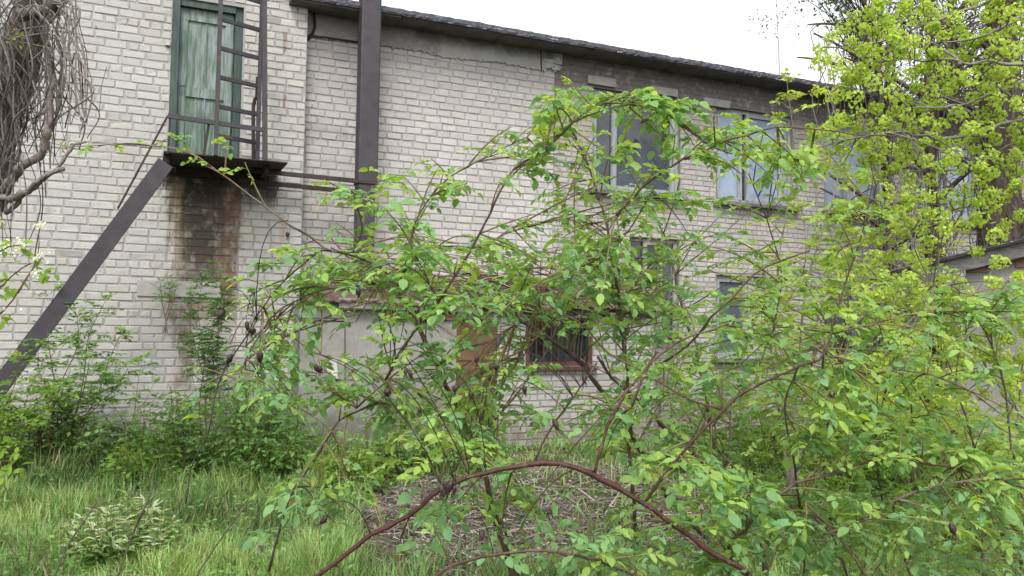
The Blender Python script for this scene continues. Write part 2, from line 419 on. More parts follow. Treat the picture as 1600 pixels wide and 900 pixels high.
# render band under the eave, with a torn lower edge
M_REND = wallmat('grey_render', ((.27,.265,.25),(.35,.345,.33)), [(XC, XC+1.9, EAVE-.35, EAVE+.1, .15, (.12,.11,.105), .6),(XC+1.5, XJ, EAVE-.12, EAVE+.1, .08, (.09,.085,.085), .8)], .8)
low = [(478,56),(552,66),(600,73),(640,79),(680,87),(700,92),(730,95),(760,97),(800,102),(835,110),(850,112),(866,104),(876,98)]
lx = np.array([wx(a,b,YR) for a,b in low]); lz = np.array([wz(a,b,YR) for a,b in low])
xs = np.linspace(XC-.05, XJ+.12, 160); zlow = np.interp(xs, lx, lz) + rng.normal(0,.012,160)
G = np.zeros((3,160,3)); G[:,:,0] = xs
G[0,:,1] = YR-.004; G[0,:,2] = zlow; G[1,:,1] = YR-.024; G[1,:,2] = zlow+.01; G[2,:,1] = YR-.026; G[2,:,2] = EAVE+.02
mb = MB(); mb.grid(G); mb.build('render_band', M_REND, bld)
# broken-off mortar lump at the end of the band, pale lintel stones
M_LUMP = simple('pale_mortar', (.32,.32,.31), (.42,.41,.40), 14, .95, .6, .01)
mb = MB()
for k in range(14):
    p = onY(868+rng.uniform(-14,12), 100+rng.uniform(-8,9), YR-.02); mb.box(p, rng.uniform(.05,.13,3)*np.array([1,.5,.7]), jit=.015)
mb.build('mortar_lump', M_LUMP, bld)
M_LIN = simple('lintel_concrete', (.22,.2,.185), (.30,.28,.26), 6)
for (a,b,y) in ((918,962,124),(1018,1058,140),(1100,1140,158)):
    p0, p1 = onY(a,y,YR-.012), onY(b,y+(b-a)*.15,YR-.012); MB().box(((p0[0]+p1[0])/2, YR-.01, p0[2]), (p1[0]-p0[0], .05, .12), jit=.004).build('lintel', M_LIN, bld)
# eave slab and roof
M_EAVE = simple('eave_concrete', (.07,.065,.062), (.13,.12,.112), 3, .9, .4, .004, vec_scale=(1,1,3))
M_FELT, t, bs = newmat('roof_felt'); q = NT(t)
c = q.mix(q.mr(q.noise(5, 5, .7, q.scaled((1,5,9))), .60, .66), q.ramp(q.noise(20,5), [(.35,(.025,.025,.033)),(.65,(.06,.06,.072))]), (.45,.46,.48))  # pale flecks paint the glints on the felt folds into the colour
q.link(c, bs.inputs['Base Color']); bs.inputs['Roughness'].default_value = .75; q.bump(q.noise(60,5), .6, .006, bs)
mb = MB(); seg = 1.48; x = XC-.25; k = 0
while x < XE:
    mb.box((x+seg/2-.006, YR+.55, EAVE+.04+rng.normal(0,.002)), (seg-.014, 1.9, .08), jit=.002); x += seg
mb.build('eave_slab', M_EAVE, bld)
n = 420; xs = np.linspace(XC-.25, XE+.2, n); G = np.zeros((6,n,3)); G[:,:,0] = xs
jz = np.convolve(rng.normal(0,.004,n+8), np.ones(5)/5,'same')[4:-4] + rng.normal(0,.003,n)
for i,(y,z) in enumerate([(YR-.415,.035),(YR-.43,.015),(YR-.44,.045),(YR-.43,.105),(YR-.2,.125),(YR+8,.9)]):
    G[i,:,1] = y + rng.normal(0,.004,n); G[i,:,2] = EAVE+z + (jz if i<5 else 0)*(1 if i in(1,3) else .5)
mb = MB(); mb.grid(G); mb.build('roof', M_FELT, bld)
# crack lines
mb = MB(); M_CRK = simple('crack_dark', (.015,.014,.013), (.03,.028,.026), 9, 1)
c0 = onY(845,72,YR-.03); c1 = onY(846,112,YR-.03); mb.bar(c0, c1, .016, .006, up=(0,1,0))
mb.build('crack', M_CRK, bld)
# windows
M_FRAME = simple('weathered_frame', (.16,.165,.165), (.30,.32,.33), 12, .7, .4, .003, vec_scale=(3,3,.4))
M_FRAMED = simple('dark_frame', (.10,.09,.08), (.2,.18,.16), 12, .8, .4, .003)
def glassmat(name, c1, c2, rough, sp=.5):
    m, t, bs = newmat(name); q = NT(t); q.link(q.ramp(q.noise(2.2, 4, .6), [(.35,c1),(.65,c2)]), bs.inputs['Base Color'])
    bs.inputs['Roughness'].default_value = rough; bs.inputs['Specular IOR Level'].default_value = sp; return m
M_GDARK = glassmat('dark_glass', (.008,.010,.012), (.045,.052,.062), .05, .6); M_GBLUE = glassmat('dusty_blue_glass', (.17,.21,.30), (.26,.31,.40), .25)  # mottled tones in the dark glass stand in for reflections
M_GGREY = glassmat('dusty_grey_glass', (.05,.06,.08), (.10,.115,.14), .2, .5)
M_GSHARD = glassmat('grimy_glass', (.02,.025,.035), (.05,.06,.08), .3, .35)
M_SILL = simple('wet_sill', (.06,.055,.055), (.15,.135,.13), 8, .8)
def window(rect, panes, splits, fm=M_FRAME, sill=True, label=None, yb=YR+.11):
    x0,x1,z0,z1 = rect; fw = .06; m = MB()
    for (a,b) in (((x0+fw/2,yb,z0),(x0+fw/2,yb,z1)),((x1-fw/2,yb,z0),(x1-fw/2,yb,z1))): m.bar(a,b,fw,.07,up=(1,0,0))
    m.bar((x0+fw,yb,z1-fw/2),(x1-fw,yb,z1-fw/2),.07,fw); m.bar((x0+fw,yb,z0+fw/2),(x1-fw,yb,z0+fw/2),.07,fw)
    f = m.build('window', fm, bld); xs = [x0+fw]+[x0+(x1-x0)*s for s in splits]+[x1-fw]
    if label: f['label'] = label
    for s in xs[1:-1]:
        MB().bar((s,yb-.012,z0+fw),(s,yb-.012,z1-fw),.075,.06,up=(1,0,0)).build('mullion', fm, f)
    for i,(a,b) in enumerate(zip(xs,xs[1:])):
        pm = panes[i]
        g = MB()
        if pm == 'broken':
            # a tall dark pane whose lower corner has a shard left standing
            P = [(a+.03,z0+fw+.02),(b-.03,z0+fw+.02),(b-.03,z0+(z1-z0)*.36),(a+(b-a)*.47,z0+(z1-z0)*.60),(a+(b-a)*.38,z0+(z1-z0)*.42),(a+.03,z0+(z1-z0)*.72)]
            V = [(p[0],yb,p[1]) for p in P]+[(p[0],yb+.004,p[1]) for p in P]; k=6
            MB().box(((a+b)/2,yb+.09,(z0+z1)/2),(b-a,.005,z1-z0-2*fw)).build('inner_pane', M_GDARK, f)
            g.add(V, [np.array([list(range(k))]), np.array([list(range(k,2*k))[::-1]]), np.array([[j,k+j,k+(j+1)%k,(j+1)%k] for j in range(k)])]); g.build('pane', M_GSHARD, f)
        else:
            g.box(((a+b)/2,yb,(z0+z1)/2),(b-a-.002,.005,z1-z0-2*fw-.002)); g.build('pane', pm, f)
        if (b-a) > .3:
            s = MB(); e=.022
            for (p,q) in (((a+e,yb-.02,z0+fw),(a+e,yb-.02,z1-fw)),((b-e,yb-.02,z0+fw),(b-e,yb-.02,z1-fw))): s.bar(p,q,.04,.045,up=(1,0,0))
            s.bar((a+2*e,yb-.02,z1-fw-e),(b-2*e,yb-.02,z1-fw-e),.04,.045); s.bar((a+2*e,yb-.02,z0+fw+e),(b-2*e,yb-.02,z0+fw+e),.04,.045)
            s.build('sash', fm, f)
    if sill: MB().box(((x0+x1)/2, YR-.02, z0-.035), (x1-x0+.14, .2, .06), jit=.006).build('sill', M_SILL, f)
window(w1, [M_GDARK,'broken',M_GDARK], (.26,.93), label='broken window with a jagged shard and dark room behind')
window(w2, [M_GBLUE,M_GDARK,M_GBLUE,M_GBLUE], (.33,.42,.86), label='window with pale blue dusty panes and a dark gap')
window(w3, [M_GBLUE,M_GBLUE,M_GBLUE], (.33,.8)); window(w4, [M_GBLUE,M_GBLUE], (.5,))
window(g2, [M_GGREY,M_GGREY], (.42,), label='ground floor window half closed by a grey board'); window(g3, [M_GGREY,M_GGREY], (.5,))
MB().box((g2[0]+(g2[1]-g2[0])*.71, YR+.06, (g2[2]+g2[3])/2-.05), ((g2[1]-g2[0])*.52,.03,(g2[3]-g2[2])*.93)).build('board', simple('grey_board',(.24,.235,.23),(.31,.305,.30),5), bld)
window(g1, [M_GDARK,M_GDARK,M_GDARK], (.34,.66), fm=simple('grey_wood',(.16,.15,.14),(.30,.28,.26),10,.85,.4), label='boarded window above the shed roof')
# door
M_DOOR, t, bs = newmat('flaking_green_paint'); q = NT(t)
v = q.scaled((9,9,.9)); f1 = q.noise(3, 6, .7, v); f2 = q.noise(1.2, 3, .5)
c = q.ramp(q.math('ADD', q.math('MULTIPLY', f1, .75), q.math('MULTIPLY', f2, .25)), [(.36,(.045,.08,.052)),(.44,(.065,.115,.075)),(.51,(.13,.17,.15)),(.62,(.22,.25,.26))])
X,Y_,Z = sepxyz(q)
c = q.mix(q.mr(Z, 3.9, 4.7, 0, 1), q.mix(q.mr(f1,.47,.58,.25,.8), (.045,.085,.058), c), c)
q.link(c, bs.inputs['Base Color']); bs.inputs['Roughness'].default_value = .7; q.bump(f1, .5, .004, bs)
M_DGRN = simple('dark_green_frame', (.03,.05,.045), (.06,.085,.08), 10, .7, .3, .003, vec_scale=(3,3,.4))
dy = YL+.10
door = MB(); door.box(((DX0+DX1)/2-.01, dy+.03, (DZ0+DZ1)/2-.03), (DX1-DX0-.18, .04, DZ1-DZ0-.12))
a, b = DX0+.09, DX1-.11
for (zz0,zz1) in ((DZ0+.0,DZ0+.12),(DZ0+.98,DZ0+1.10),(DZ1-.24,DZ1-.09)): door.box(((a+b)/2, dy, (zz0+zz1)/2), (b-a-.004,.03,zz1-zz0))
for xx in (a+.05, (a+b)/2, b-.05):
    for (zz0,zz1) in ((DZ0+.12,DZ0+.98),(DZ0+1.10,DZ1-.24)): door.box((xx,dy,(zz0+zz1)/2), (.09 if xx!=(a+b)/2 else .012,.028 if xx!=(a+b)/2 else .02,zz1-zz0-.004))
dr = door.build('door', M_DOOR, bld); dr['label'] = 'flaking green and blue panelled door'
fr = MB(); fr.box((DX0+.045, dy-.03,(DZ0+DZ1)/2),(.085,.14,DZ1-DZ0-.002)).box((DX1-.05, dy-.0,(DZ0+DZ1)/2),(.09,.1,DZ1-DZ0-.002)).box(((DX0+DX1)/2,dy-.02,DZ1-.045),(DX1-DX0-.19,.12,.085))
fr.build('door_frame', M_DGRN, dr)
hd = onY(276,137,dy-.02); hb = MB().box((hd[0],dy-.022,hd[2]),(.035,.012,.16)).bar((hd[0],dy-.03,hd[2]+.02),(hd[0],dy-.07,hd[2]+.02),.014).bar((hd[0]-.006,dy-.07,hd[2]+.02),(hd[0]+.10,dy-.07,hd[2]+.02),.016)
hb.build('handle', simple('dark_iron', (.05,.045,.04), (.10,.08,.06), 12, .6, .2, metallic=.5), dr)
# a concrete lintel over the stain and small fittings
MB().box((wx(225,448,YL)+.4, YL-.012, zl(452)), (.95,.03,.19), jit=.003).build('lintel', simple('block_concrete', (.27,.255,.24), (.35,.335,.32), 5, .95), bld)
MB().box((*onY(262,68,YL-.03)[:1], YL-.03, onY(262,68,YL)[2]), (.05,.04,.07)).build('socket', simple('white_plastic',(.33,.33,.33),(.42,.42,.42)), bld)

# ================================================================== STEEL LANDING, LADDER, FLUE
M_STEEL = simple('primed_steel', (.028,.025,.031), (.046,.041,.050), 7, .6, .25, .002, metallic=.15, spec=.45, stops=(.3,.7))
_t = NT(M_STEEL.node_tree); _b = M_STEEL.node_tree.nodes['Principled BSDF']; _src = _b.inputs['Base Color'].links[0].from_socket
_t.link(_t.mix(_t.mr(_t.noise(5.5,7,.75), .56, .66, 0, .75), _src, (.085,.045,.03)), _b.inputs['Base Color'])
M_STEELD = simple('rusty_black_steel', (.022,.017,.016), (.05,.034,.028), 9, .7, .4, .003)
YF = 10.02
lnd = thing('steel_landing', 'dark steel landing with diagonal stringer and low rail below green door', 'landing')
LX0, LX1 = wx(256,240,YF), wx(450,252,YF); LZ = wz(340,243,YF)
m = MB(); m.box(((LX0+LX1)/2, (YF+YL)/2, LZ-.006), (LX1-LX0, YL-YF-.02, .012)); m.build('deck', M_STEELD, lnd)
m = MB()
m.box((LX0+.04,(YF+YL)/2+.05,LZ-.06),(.05,YL-YF-.2,.09)); m.box((LX1-.2,(YF+YL)/2+.1,LZ-.055),(.05,YL-YF-.3,.08)); m.box(((LX0+LX1)/2,YL-.06,LZ-.07),(LX1-LX0-.3,.06,.10))
m.build('bearer', M_STEELD, lnd)
# diagonal brace: wide channel running down to the left, in front of the wall
A0, A1 = onY(259,254,YF), onY(-72,700,YF)
A1 = A0 + (A1-A0)*1.0
dv = nrm(A1-A0); pv = nrm(np.cross(dv,(0,1,0)));
m = MB(); m.box((A0+A1)/2, (np.linalg.norm(A1-A0), .012, .175), ax=[dv,(0,1,0),pv])
for sg in (-1,1): m.box((A0+A1)/2 + pv*.084*sg + np.array([0,.035,0]), (np.linalg.norm(A1-A0), .058, .010), ax=[dv,(0,1,0),pv])
m.build('stringer', M_STEEL, lnd)
m = MB(); r0, r1 = onY(262,181,YF), onY(412,203,YF); m.bar(r0, r1, .035, .05); m.build('top_rail', M_STEEL, lnd)
m = MB(); m.tube([onY(262,181,YF), onY(184,326,YF)], .012, 6).tube([onY(266,181,YF), onY(262,240,YF)], .009, 6); m.build('handrail', M_STEELD, lnd)
m = MB(); m.bar(onY(327,188,YF+.02), onY(319,240,YF+.02), .03); m.build('rail_post', M_STEELD, lnd)
m = MB(); m.bar(onY(413,-60,YF), onY(414,249,YF), .055, .05, up=(0,1,0)); m.build('corner_post', M_STEEL, lnd)
m = MB(); m.tube(spline([onY(396,248,YF+.4), onY(396,165,YF+.4), onY(401,152,YF+.35), onY(403,120,YF+.3)], .05), .022, 6); m.build('rail_post', M_STEELD, lnd)
# ladder, turned slightly to the wall
lad = thing('roof_ladder', 'dark steel ladder standing on the landing before the green door', 'ladder')
def lp(px, py):    # points in the ladder's own plane
    p0 = onY(338,245,YF-.0); dirx = nrm([math.cos(math.radians(19)), math.sin(math.radians(19)), 0]); nn = np.array([-dirx[1], dirx[0], 0]); r = ray(px,py)
    t = nn.dot(p0-EYE)/nn.dot(r); return EYE + r*t
lt, lb = lp(338,-60), lp(337,243); rt, rb = lp(403,-60), lp(402,250)
tz = lambda p, z: np.array([p[0],p[1],z])
MB().bar(lb, tz(lb, 6.4), .045, .065, up=(0,1,0)).build('stile', M_STEEL, lad); MB().bar(rb, tz(rb, 6.4), .045, .055, up=(0,1,0)).build('stile', M_STEEL, lad)
zr = lp(337,28)[2]
while zr > LZ-.25: zr -= .0001; break
zz = zr; zs = [zr+.34*k for k in (2,1,0,-1,-2,-3,-4)]
for z in zs:
    if z > LZ+.1: MB().bar(tz(lb,z)+np.array([.02,0,0]), tz(rb,z)-np.array([.02,0,0]), .035, .045).build('rung', M_STEEL, lad)
# flue pipe
flu = thing('steel_flue', 'tall dark steel flue pipe in front of white brick, rising above roof', 'pipe')
fp = onY(575,150,10.72); fx, fy = fp[0], 10.72; wp = .142
th = np.linspace(0,2*np.pi,25)[:-1]
zc = wz(572,287,10.72)
m = MB(); m.box((fx,fy,(zc+8.6)/2), (wp*1.86,wp*1.5,8.6-zc)); up_ = m.build('upper_pipe', M_STEEL, flu); bv = up_.modifiers.new('bevel','BEVEL'); bv.width = .02; bv.segments = 3
m = MB(); m.box((fx-.01,fy,zc/2-.01), (.235,.19,zc)); lo_ = m.build('lower_pipe', M_STEEL, flu); bv = lo_.modifiers.new('bevel','BEVEL'); bv.width = .015; bv.segments = 3
m = MB(); m.box((fx,fy,zc), (wp*1.86+.012,wp*1.5+.012,.03)); m.build('collar', M_STEELD, flu)
e1, e2 = onY(392,266,10.55), onY(558,283,10.55); m = MB(); m.bar(e1, e2, .05, .05); e1, e2 = onY(372,282,10.8), onY(558,300,10.8); m.bar(e1, e2, .06, .05); m.build('bracket_beam', M_STEELD, flu)
# cable at the corner under the eave
m = MB(); m.tube(spline([onY(489,-30,YR-.1), onY(491,20,YR-.06), onY(491,45,YR-.04), onY(481,62,YR-.03)], .03), .018, 6); m.tube(spline([onY(480,55,YR-.035), onY(520,60,YR-.045), onY(560,66,YR-.035)], .05), .012, 5)
tag(m.build('power_cable', M_CRK), 'black cable hanging at the corner beneath the eave', 'cable')

# ================================================================== SHED
YS = 10.40
shed = thing('lean_to_shed', 'low lean-to shed of grey concrete and brick with rusty door', 'shed')
SX0, SX1 = wx(467,600,YS), wx(1022,600,YS); SH = wz(760,484,YS)
sdx0, sdx1 = wx(712,600,YS), wx(776,600,YS); swr = (wx(822,520,YS), wx(926,520,YS), wz(870,572,YS), wz(870,486,YS)-.02)
holes = [(sdx0,sdx1,0,1.72),(swr[0],swr[1],swr[2],min(swr[3],SH-.07))]
swr = holes[1]
SXM = (sdx0)
M_SC = wallmat('shed_concrete', ((.19,.185,.175),(.33,.325,.31)), [(SX0,SXM,.7,1.3,.3,(.20,.19,.17),.6),(SX0-.2,SXM+.2,-.2,.65,.35,(.085,.08,.06),.8),(SX0+.1,SX0+.9,1.5,2.0,.15,(.2,.19,.18),.5)], .8)
m = MB(); bedding(m, SX0, SXM, -.05, SH, YS, [], col=(.4,.4,.4)); m.add([(SX0,YS,-.05),(SX0,YL,-.05),(SX0,YL,SH),(SX0,YS,SH)],[np.array([[3,2,1,0]])]); m.build('wall', M_SC, shed)
M_SB = wallmat('shed_brick', None, [(SXM,SX1+.2,-.2,.3,.2,(.12,.11,.08),.7)])
m = MB(); bedding(m, SXM, SX1, -.05, SH, YS, holes, .25, col=(.2,.195,.185)); bricks(m, SXM, SX1, 0, SH, YS, .235, .088, holes, header_every=4, shift=.01, cols=((.36,.345,.33),(.30,.29,.28)), prot=.007)
m.add([(SX1,YS,-.05),(SX1,YR,-.05),(SX1,YR,SH+.2),(SX1,YS,SH)],[np.array([[0,1,2,3]])],(.35,.34,.33)); m.build('wall', M_SB, shed, color=True)
# big concrete blocks: joints and a taller end block
MJ = MB()
for (a,b) in (((467,500),(538,502)),((467,595),(700,590))):
    MJ.bar(onY(*a,YS-.004), onY(*b,YS-.004), .01, .012)
for px in (497+42, 610): MJ.bar(onY(px,505,YS-.004), onY(px,650,YS-.004), .008, .012)
MJ.build('joint', M_CRK, shed)
p0, p1 = onY(468,498,YS), onY(538,476,YS); MB().box(((p0[0]+p1[0])/2, YS+.08, (p0[2]+p1[2])/2+.005), (p1[0]-p0[0],.2,p1[2]-p0[2]-.01), jit=.006).build('block', M_SC, shed)
MB().box((*[onY(519,580,YS)[0]], YS-.004, onY(519,575,YS)[2]), (.13,.012,.24), jit=.01).build('paint_patch', simple('whitewash',(.30,.30,.29),(.42,.41,.39),9), shed)
# roof: wavy rusty sheets climbing to the wall
m, t, bs = newmat('rusty_sheet'); q = NT(t); M_RUSTR = m
c = q.ramp(q.noise(2.5,6,.7), [(.3,(.05,.028,.025)),(.5,(.11,.06,.052)),(.62,(.16,.12,.11)),(.75,(.34,.33,.33))]); q.link(c, bs.inputs['Base Color']); bs.inputs['Roughness'].default_value=.8; q.bump(q.noise(20,5),.4,.005,bs)
n = 130; XS = np.linspace(SX0+.05, SX1+.35, n); G = np.zeros((5,n,3)); G[:,:,0] = XS
RZ = wz(476,424,YR)
for i in range(5):
    tt = i/4; G[i,:,1] = YS-.16 + (YR-.02-(YS-.16))*tt; G[i,:,2] = SH+.055 + (RZ-SH-.05)*tt + .014*np.sin(XS*2*np.pi/.13) + np.interp(XS, np.linspace(XS[0],XS[-1],14), rng.normal(0,.02,14))
mm = MB(); mm.grid(G); G2 = G.copy(); G2[:,:,2] -= .012; mm.grid(G2[::-1]); E = np.stack([G[0],G2[0]]); mm.grid(E)
mm.build('roof', M_RUSTR, shed)
MB().box(((wx(530,480,YS-.1)+wx(720,482,YS-.1))/2, YS-.1, SH+.03), (wx(720,482,YS-.1)-wx(530,480,YS-.1), .03, .13), jit=.006).build('fascia_board', simple('grey_brown_board',(.20,.175,.165),(.30,.27,.26),6,.85,.4,vec_scale=(.5,4,4)), shed)
MB().box(((wx(740,482,YS)+SX1)/2, YS-.08, SH-.01), (SX1-wx(740,482,YS), .05, .05), jit=.004).build('wall_plate', M_STEELD, shed)
MB().box(((wx(590,490,YS)+sdx0)/2, YS-.015, SH-.10),(sdx0-wx(590,490,YS),.04,.1),jit=.004).build('beam', simple('rust_beam',(.12,.07,.04),(.2,.12,.07)), shed)
# rusty door
M_RDOOR = simple('orange_rust', (.075,.042,.026), (.13,.075,.043), 3.5, .85, .4, .004)
dd = MB().box(((sdx0+sdx1)/2, YS+.05, .86),(sdx1-sdx0-.01,.04,1.70)); dd.box(((sdx0+sdx1)/2, YS+.024, 1.2),(sdx1-sdx0-.06,.01,.06)); dd.box(((sdx0+sdx1)/2, YS+.024, .5),(sdx1-sdx0-.06,.01,.06))
sd_ = dd.build('door', M_RDOOR, shed); MB().bar((sdx1-.09,YS+.01,.95),(sdx1-.09,YS-.0,1.1),.02).build('handle', M_STEELD, sd_)
# shed window: red-brown frame with bars, dark inside
M_RED = simple('red_brown_paint', (.05,.022,.02), (.085,.038,.034), 9, .7)
m = MB(); x0,x1,z0,z1 = swr; yb = YS+.04
m.bar((x0+.03,yb,z0),(x0+.03,yb,z1),.06,.06,up=(1,0,0)).bar((x1-.03,yb,z0),(x1-.03,yb,z1),.06,.06,up=(1,0,0)).bar((x0+.06,yb,z0+.03),(x1-.06,yb,z0+.03),.06,.06).bar((x0+.06,yb,z1-.03),(x1-.06,yb,z1-.03),.06,.06)
sw = m.build('window', M_RED, shed)
m = MB()
for k in range(1,8): xx = x0+.06+(x1-x0-.12)*k/8; m.bar((xx,yb,z0+.06),(xx+(.0 if k<5 else .05),yb,z1-.06),.014)
m.build('bars', M_RED, sw); MB().box(((x0+x1)/2,YS+.2,(z0+z1)/2),(x1-x0-.002,.01,z1-z0-.002)).build('pane', M_GDARK, sw)
MB().box(((x0+x1)/2,YS-.03,z0-.03),(x1-x0+.1,.1,.05)).build('sill', M_RED, sw)

# ================================================================== RIGHT GARAGE
gar = thing('garage', 'grey concrete garage at right with sloping plank eave over orange bricks', 'garage')
GD = 11.4; RW, FW_ = R_.copy(), -B_.copy(); RW[2]=0; RW=nrm(RW); FW_=ray(1540,600); FW_[2]=0; FW_=nrm(FW_); RW=np.array([FW_[1],-FW_[0],0])
def gp(px, py, back=0.0):
    r = ray(px,py); p0 = at(1510,600,GD); t = FW_.dot(p0-EYE)/FW_.dot(r); return EYE + r*t + FW_*back
gl, gr = gp(1512,690), gp(1512,690)+RW*4.5; gl[2]=-.1; gr[2]=-.1
slope = (gp(1600,392)[2]-gp(1460,425)[2])/np.dot(gp(1600,392)-gp(1460,425), RW); zl0 = gp(1512,412)[2]
def ztop(p): return zl0 + slope*np.dot(p-gl, RW)
M_GW = wallmat('garage_plaster', ((.16,.153,.145),(.25,.24,.225)), [], .8)
m = MB(); bk = FW_*2.6
V = [gl, gr, tz(gr, ztop(gr)), tz(gl, ztop(gl))]; V += [v+bk for v in V]
m.add(V, [np.array([[0,1,2,3],[4,7,6,5],[0,3,7,4],[1,5,6,2]])]); m.build('wall', M_GW, gar)
# brick frieze under the eave
M_OB = wallmat('orange_brick', ((.17,.075,.05),(.22,.15,.12)), [], .8)
ax_r = nrm(RW + np.array([0,0,slope])); ax_u = nrm(np.cross(ax_r, -FW_));
if ax_u[2] < 0: ax_u = -ax_u
m = MB()
for r_ in range(3):
    k = 0.02 + (r_%2)*.06
    while k < 3.2:
        w = .12 if rng.random()<.3 else .25
        if rng.random() < .75 - r_*.3:
            p = gl + RW*(k+w/2); p = tz(p, ztop(p)-.12-.085*r_) - FW_*.01; m.box(p, (w-.015,.03,.07), ax=[RW,FW_,(0,0,1)], jit=.004)
        k += w
m.build('brick_frieze', M_OB, gar)
M_PLK = simple('grey_planks', (.06,.056,.056), (.15,.145,.14), 7, .8, .5, .006, vec_scale=(1,1,6))
p = gl - RW*1.2; q1 = gl + RW*4.7
m = MB(); a = tz(p, ztop(p)-.0)-FW_*.14; b = tz(q1, ztop(q1)-.0)-FW_*.14
m.bar(a, b, .03, .20, up=ax_u); m.bar(a+np.array([0,0,.115])-FW_*.03, b+np.array([0,0,.115])-FW_*.03, .09, .035, up=ax_u); m.build('eave_board', M_PLK, gar)
a2, b2 = a+np.array([0,0,.14]), b+np.array([0,0,.14])
m = MB(); m.add([a2-FW_*.1,b2-FW_*.1,b2+FW_*2.8,a2+FW_*2.8,a2-FW_*.1-(0,0,.02),b2-FW_*.1-(0,0,.02),b2+FW_*2.8-(0,0,.02),a2+FW_*2.8-(0,0,.02)], [np.array([[0,1,2,3],[7,6,5,4],[0,4,5,1],[1,5,6,2],[2,6,7,3],[3,7,4,0]])]); m.build('roof', M_FELT, gar)


# ================================================================== GROUND
def gz(x, y):
    """height of the ground"""
    x = np.asarray(x, float); y = np.asarray(y, float)
    g = .035*np.sin(x*.9+1)*np.sin(y*.7) + .02*np.sin(x*2.3+y*1.7)
    mc = onZ(930, 800, 0); d = ((x-mc[0])/2.0)**2 + ((y-mc[1])/1.2)**2
    g = g + .16*np.exp(-d*1.1)*1.5
    return g*np.clip((10.6-y)/1.5, 0, 1)
def on_ground(px, py):
    p = onZ(px, py, 0); p[2] = float(gz(p[0], p[1])); return p
lin = lambda a, b, n: np.linspace(a, b, n)
gxv = np.concatenate([lin(-400,-12,12)[:-1], lin(-12,16,200), lin(16,400,12)[1:]]); gyv = np.concatenate([lin(-400,-2,10)[:-1], lin(-2,12,120), lin(12,400,12)[1:]])
XX, YY = np.meshgrid(gxv, gyv, indexing='ij'); ZZ = gz(XX, YY); near = (abs(XX)<16)&(YY>-2)&(YY<12); ZZ = ZZ*near + near*rng.normal(0,.006,ZZ.shape)
m, t, bs = newmat('soil_and_moss'); q = NT(t); M_SOIL = m
c = q.ramp(q.noise(2.2,6,.65), [(.35,(.045,.075,.02)),(.48,(.07,.08,.035)),(.58,(.10,.085,.06)),(.7,(.15,.13,.10))])
c = q.mix(q.mr(q.noise(45,5,.7),.4,.7,0,.5), c, q.mix(1.0, c, (.45,.42,.38), 'MULTIPLY'))
q.link(c, bs.inputs['Base Color']); bs.inputs['Roughness'].default_value=.95; bs.inputs['Specular IOR Level'].default_value=.1; q.bump(q.noise(25,6,.7), .8, .03, bs)
mm = MB(); mm.grid(np.stack([XX,YY,ZZ],-1)[:, ::-1]); g = mm.build('ground', M_SOIL, smooth=True); g['kind'] = 'structure'

# ------------------------------------------------------------------ grass
G_MID, G_LITE = np.array([.12,.215,.07]), np.array([.24,.375,.13])
def vis_x(px, d):
    return at(px, 500, d)
def scatter_ground(n, pxr, pyr, dens=None):
    out = []
    while len(out) < n:
        k = (n-len(out))*2+50
        px = rng.uniform(*pxr, k); t = rng.uniform(0,1,k); py = pyr[0] + (pyr[1]-pyr[0])*t
        for a, b in zip(px, py):
            if dens is None or rng.random() < dens(a, b):
                p = onZ(a, b, 0)
                if p[1] < YL-.05: p[2] = gz(p[0], p[1]); out.append((p, a, b))
            if len(out) >= n: break
    return out
def patch(x, y): return math.sin(x*1.7+y*2.3)+math.sin(x*3.1-y*1.9+2)+.7*math.sin(x*5.3+y*4.1+1)
def dens_grass(px, py):
    """how much grass stands where (photo px), the dry heap and the paths stay open"""
    d = 1.0
    e = ((px-900)/330)**2 + ((py-820)/95)**2
    if e < 1: d *= .05
    elif e < 1.6: d *= .35
    if 560 < px < 760 and py > 770: d *= .2
    if px > 1150: d *= .55
    p = onZ(px,py,0); k = patch(p[0],p[1])
    if k < -.55 and py > 740: d *= .15
    return d
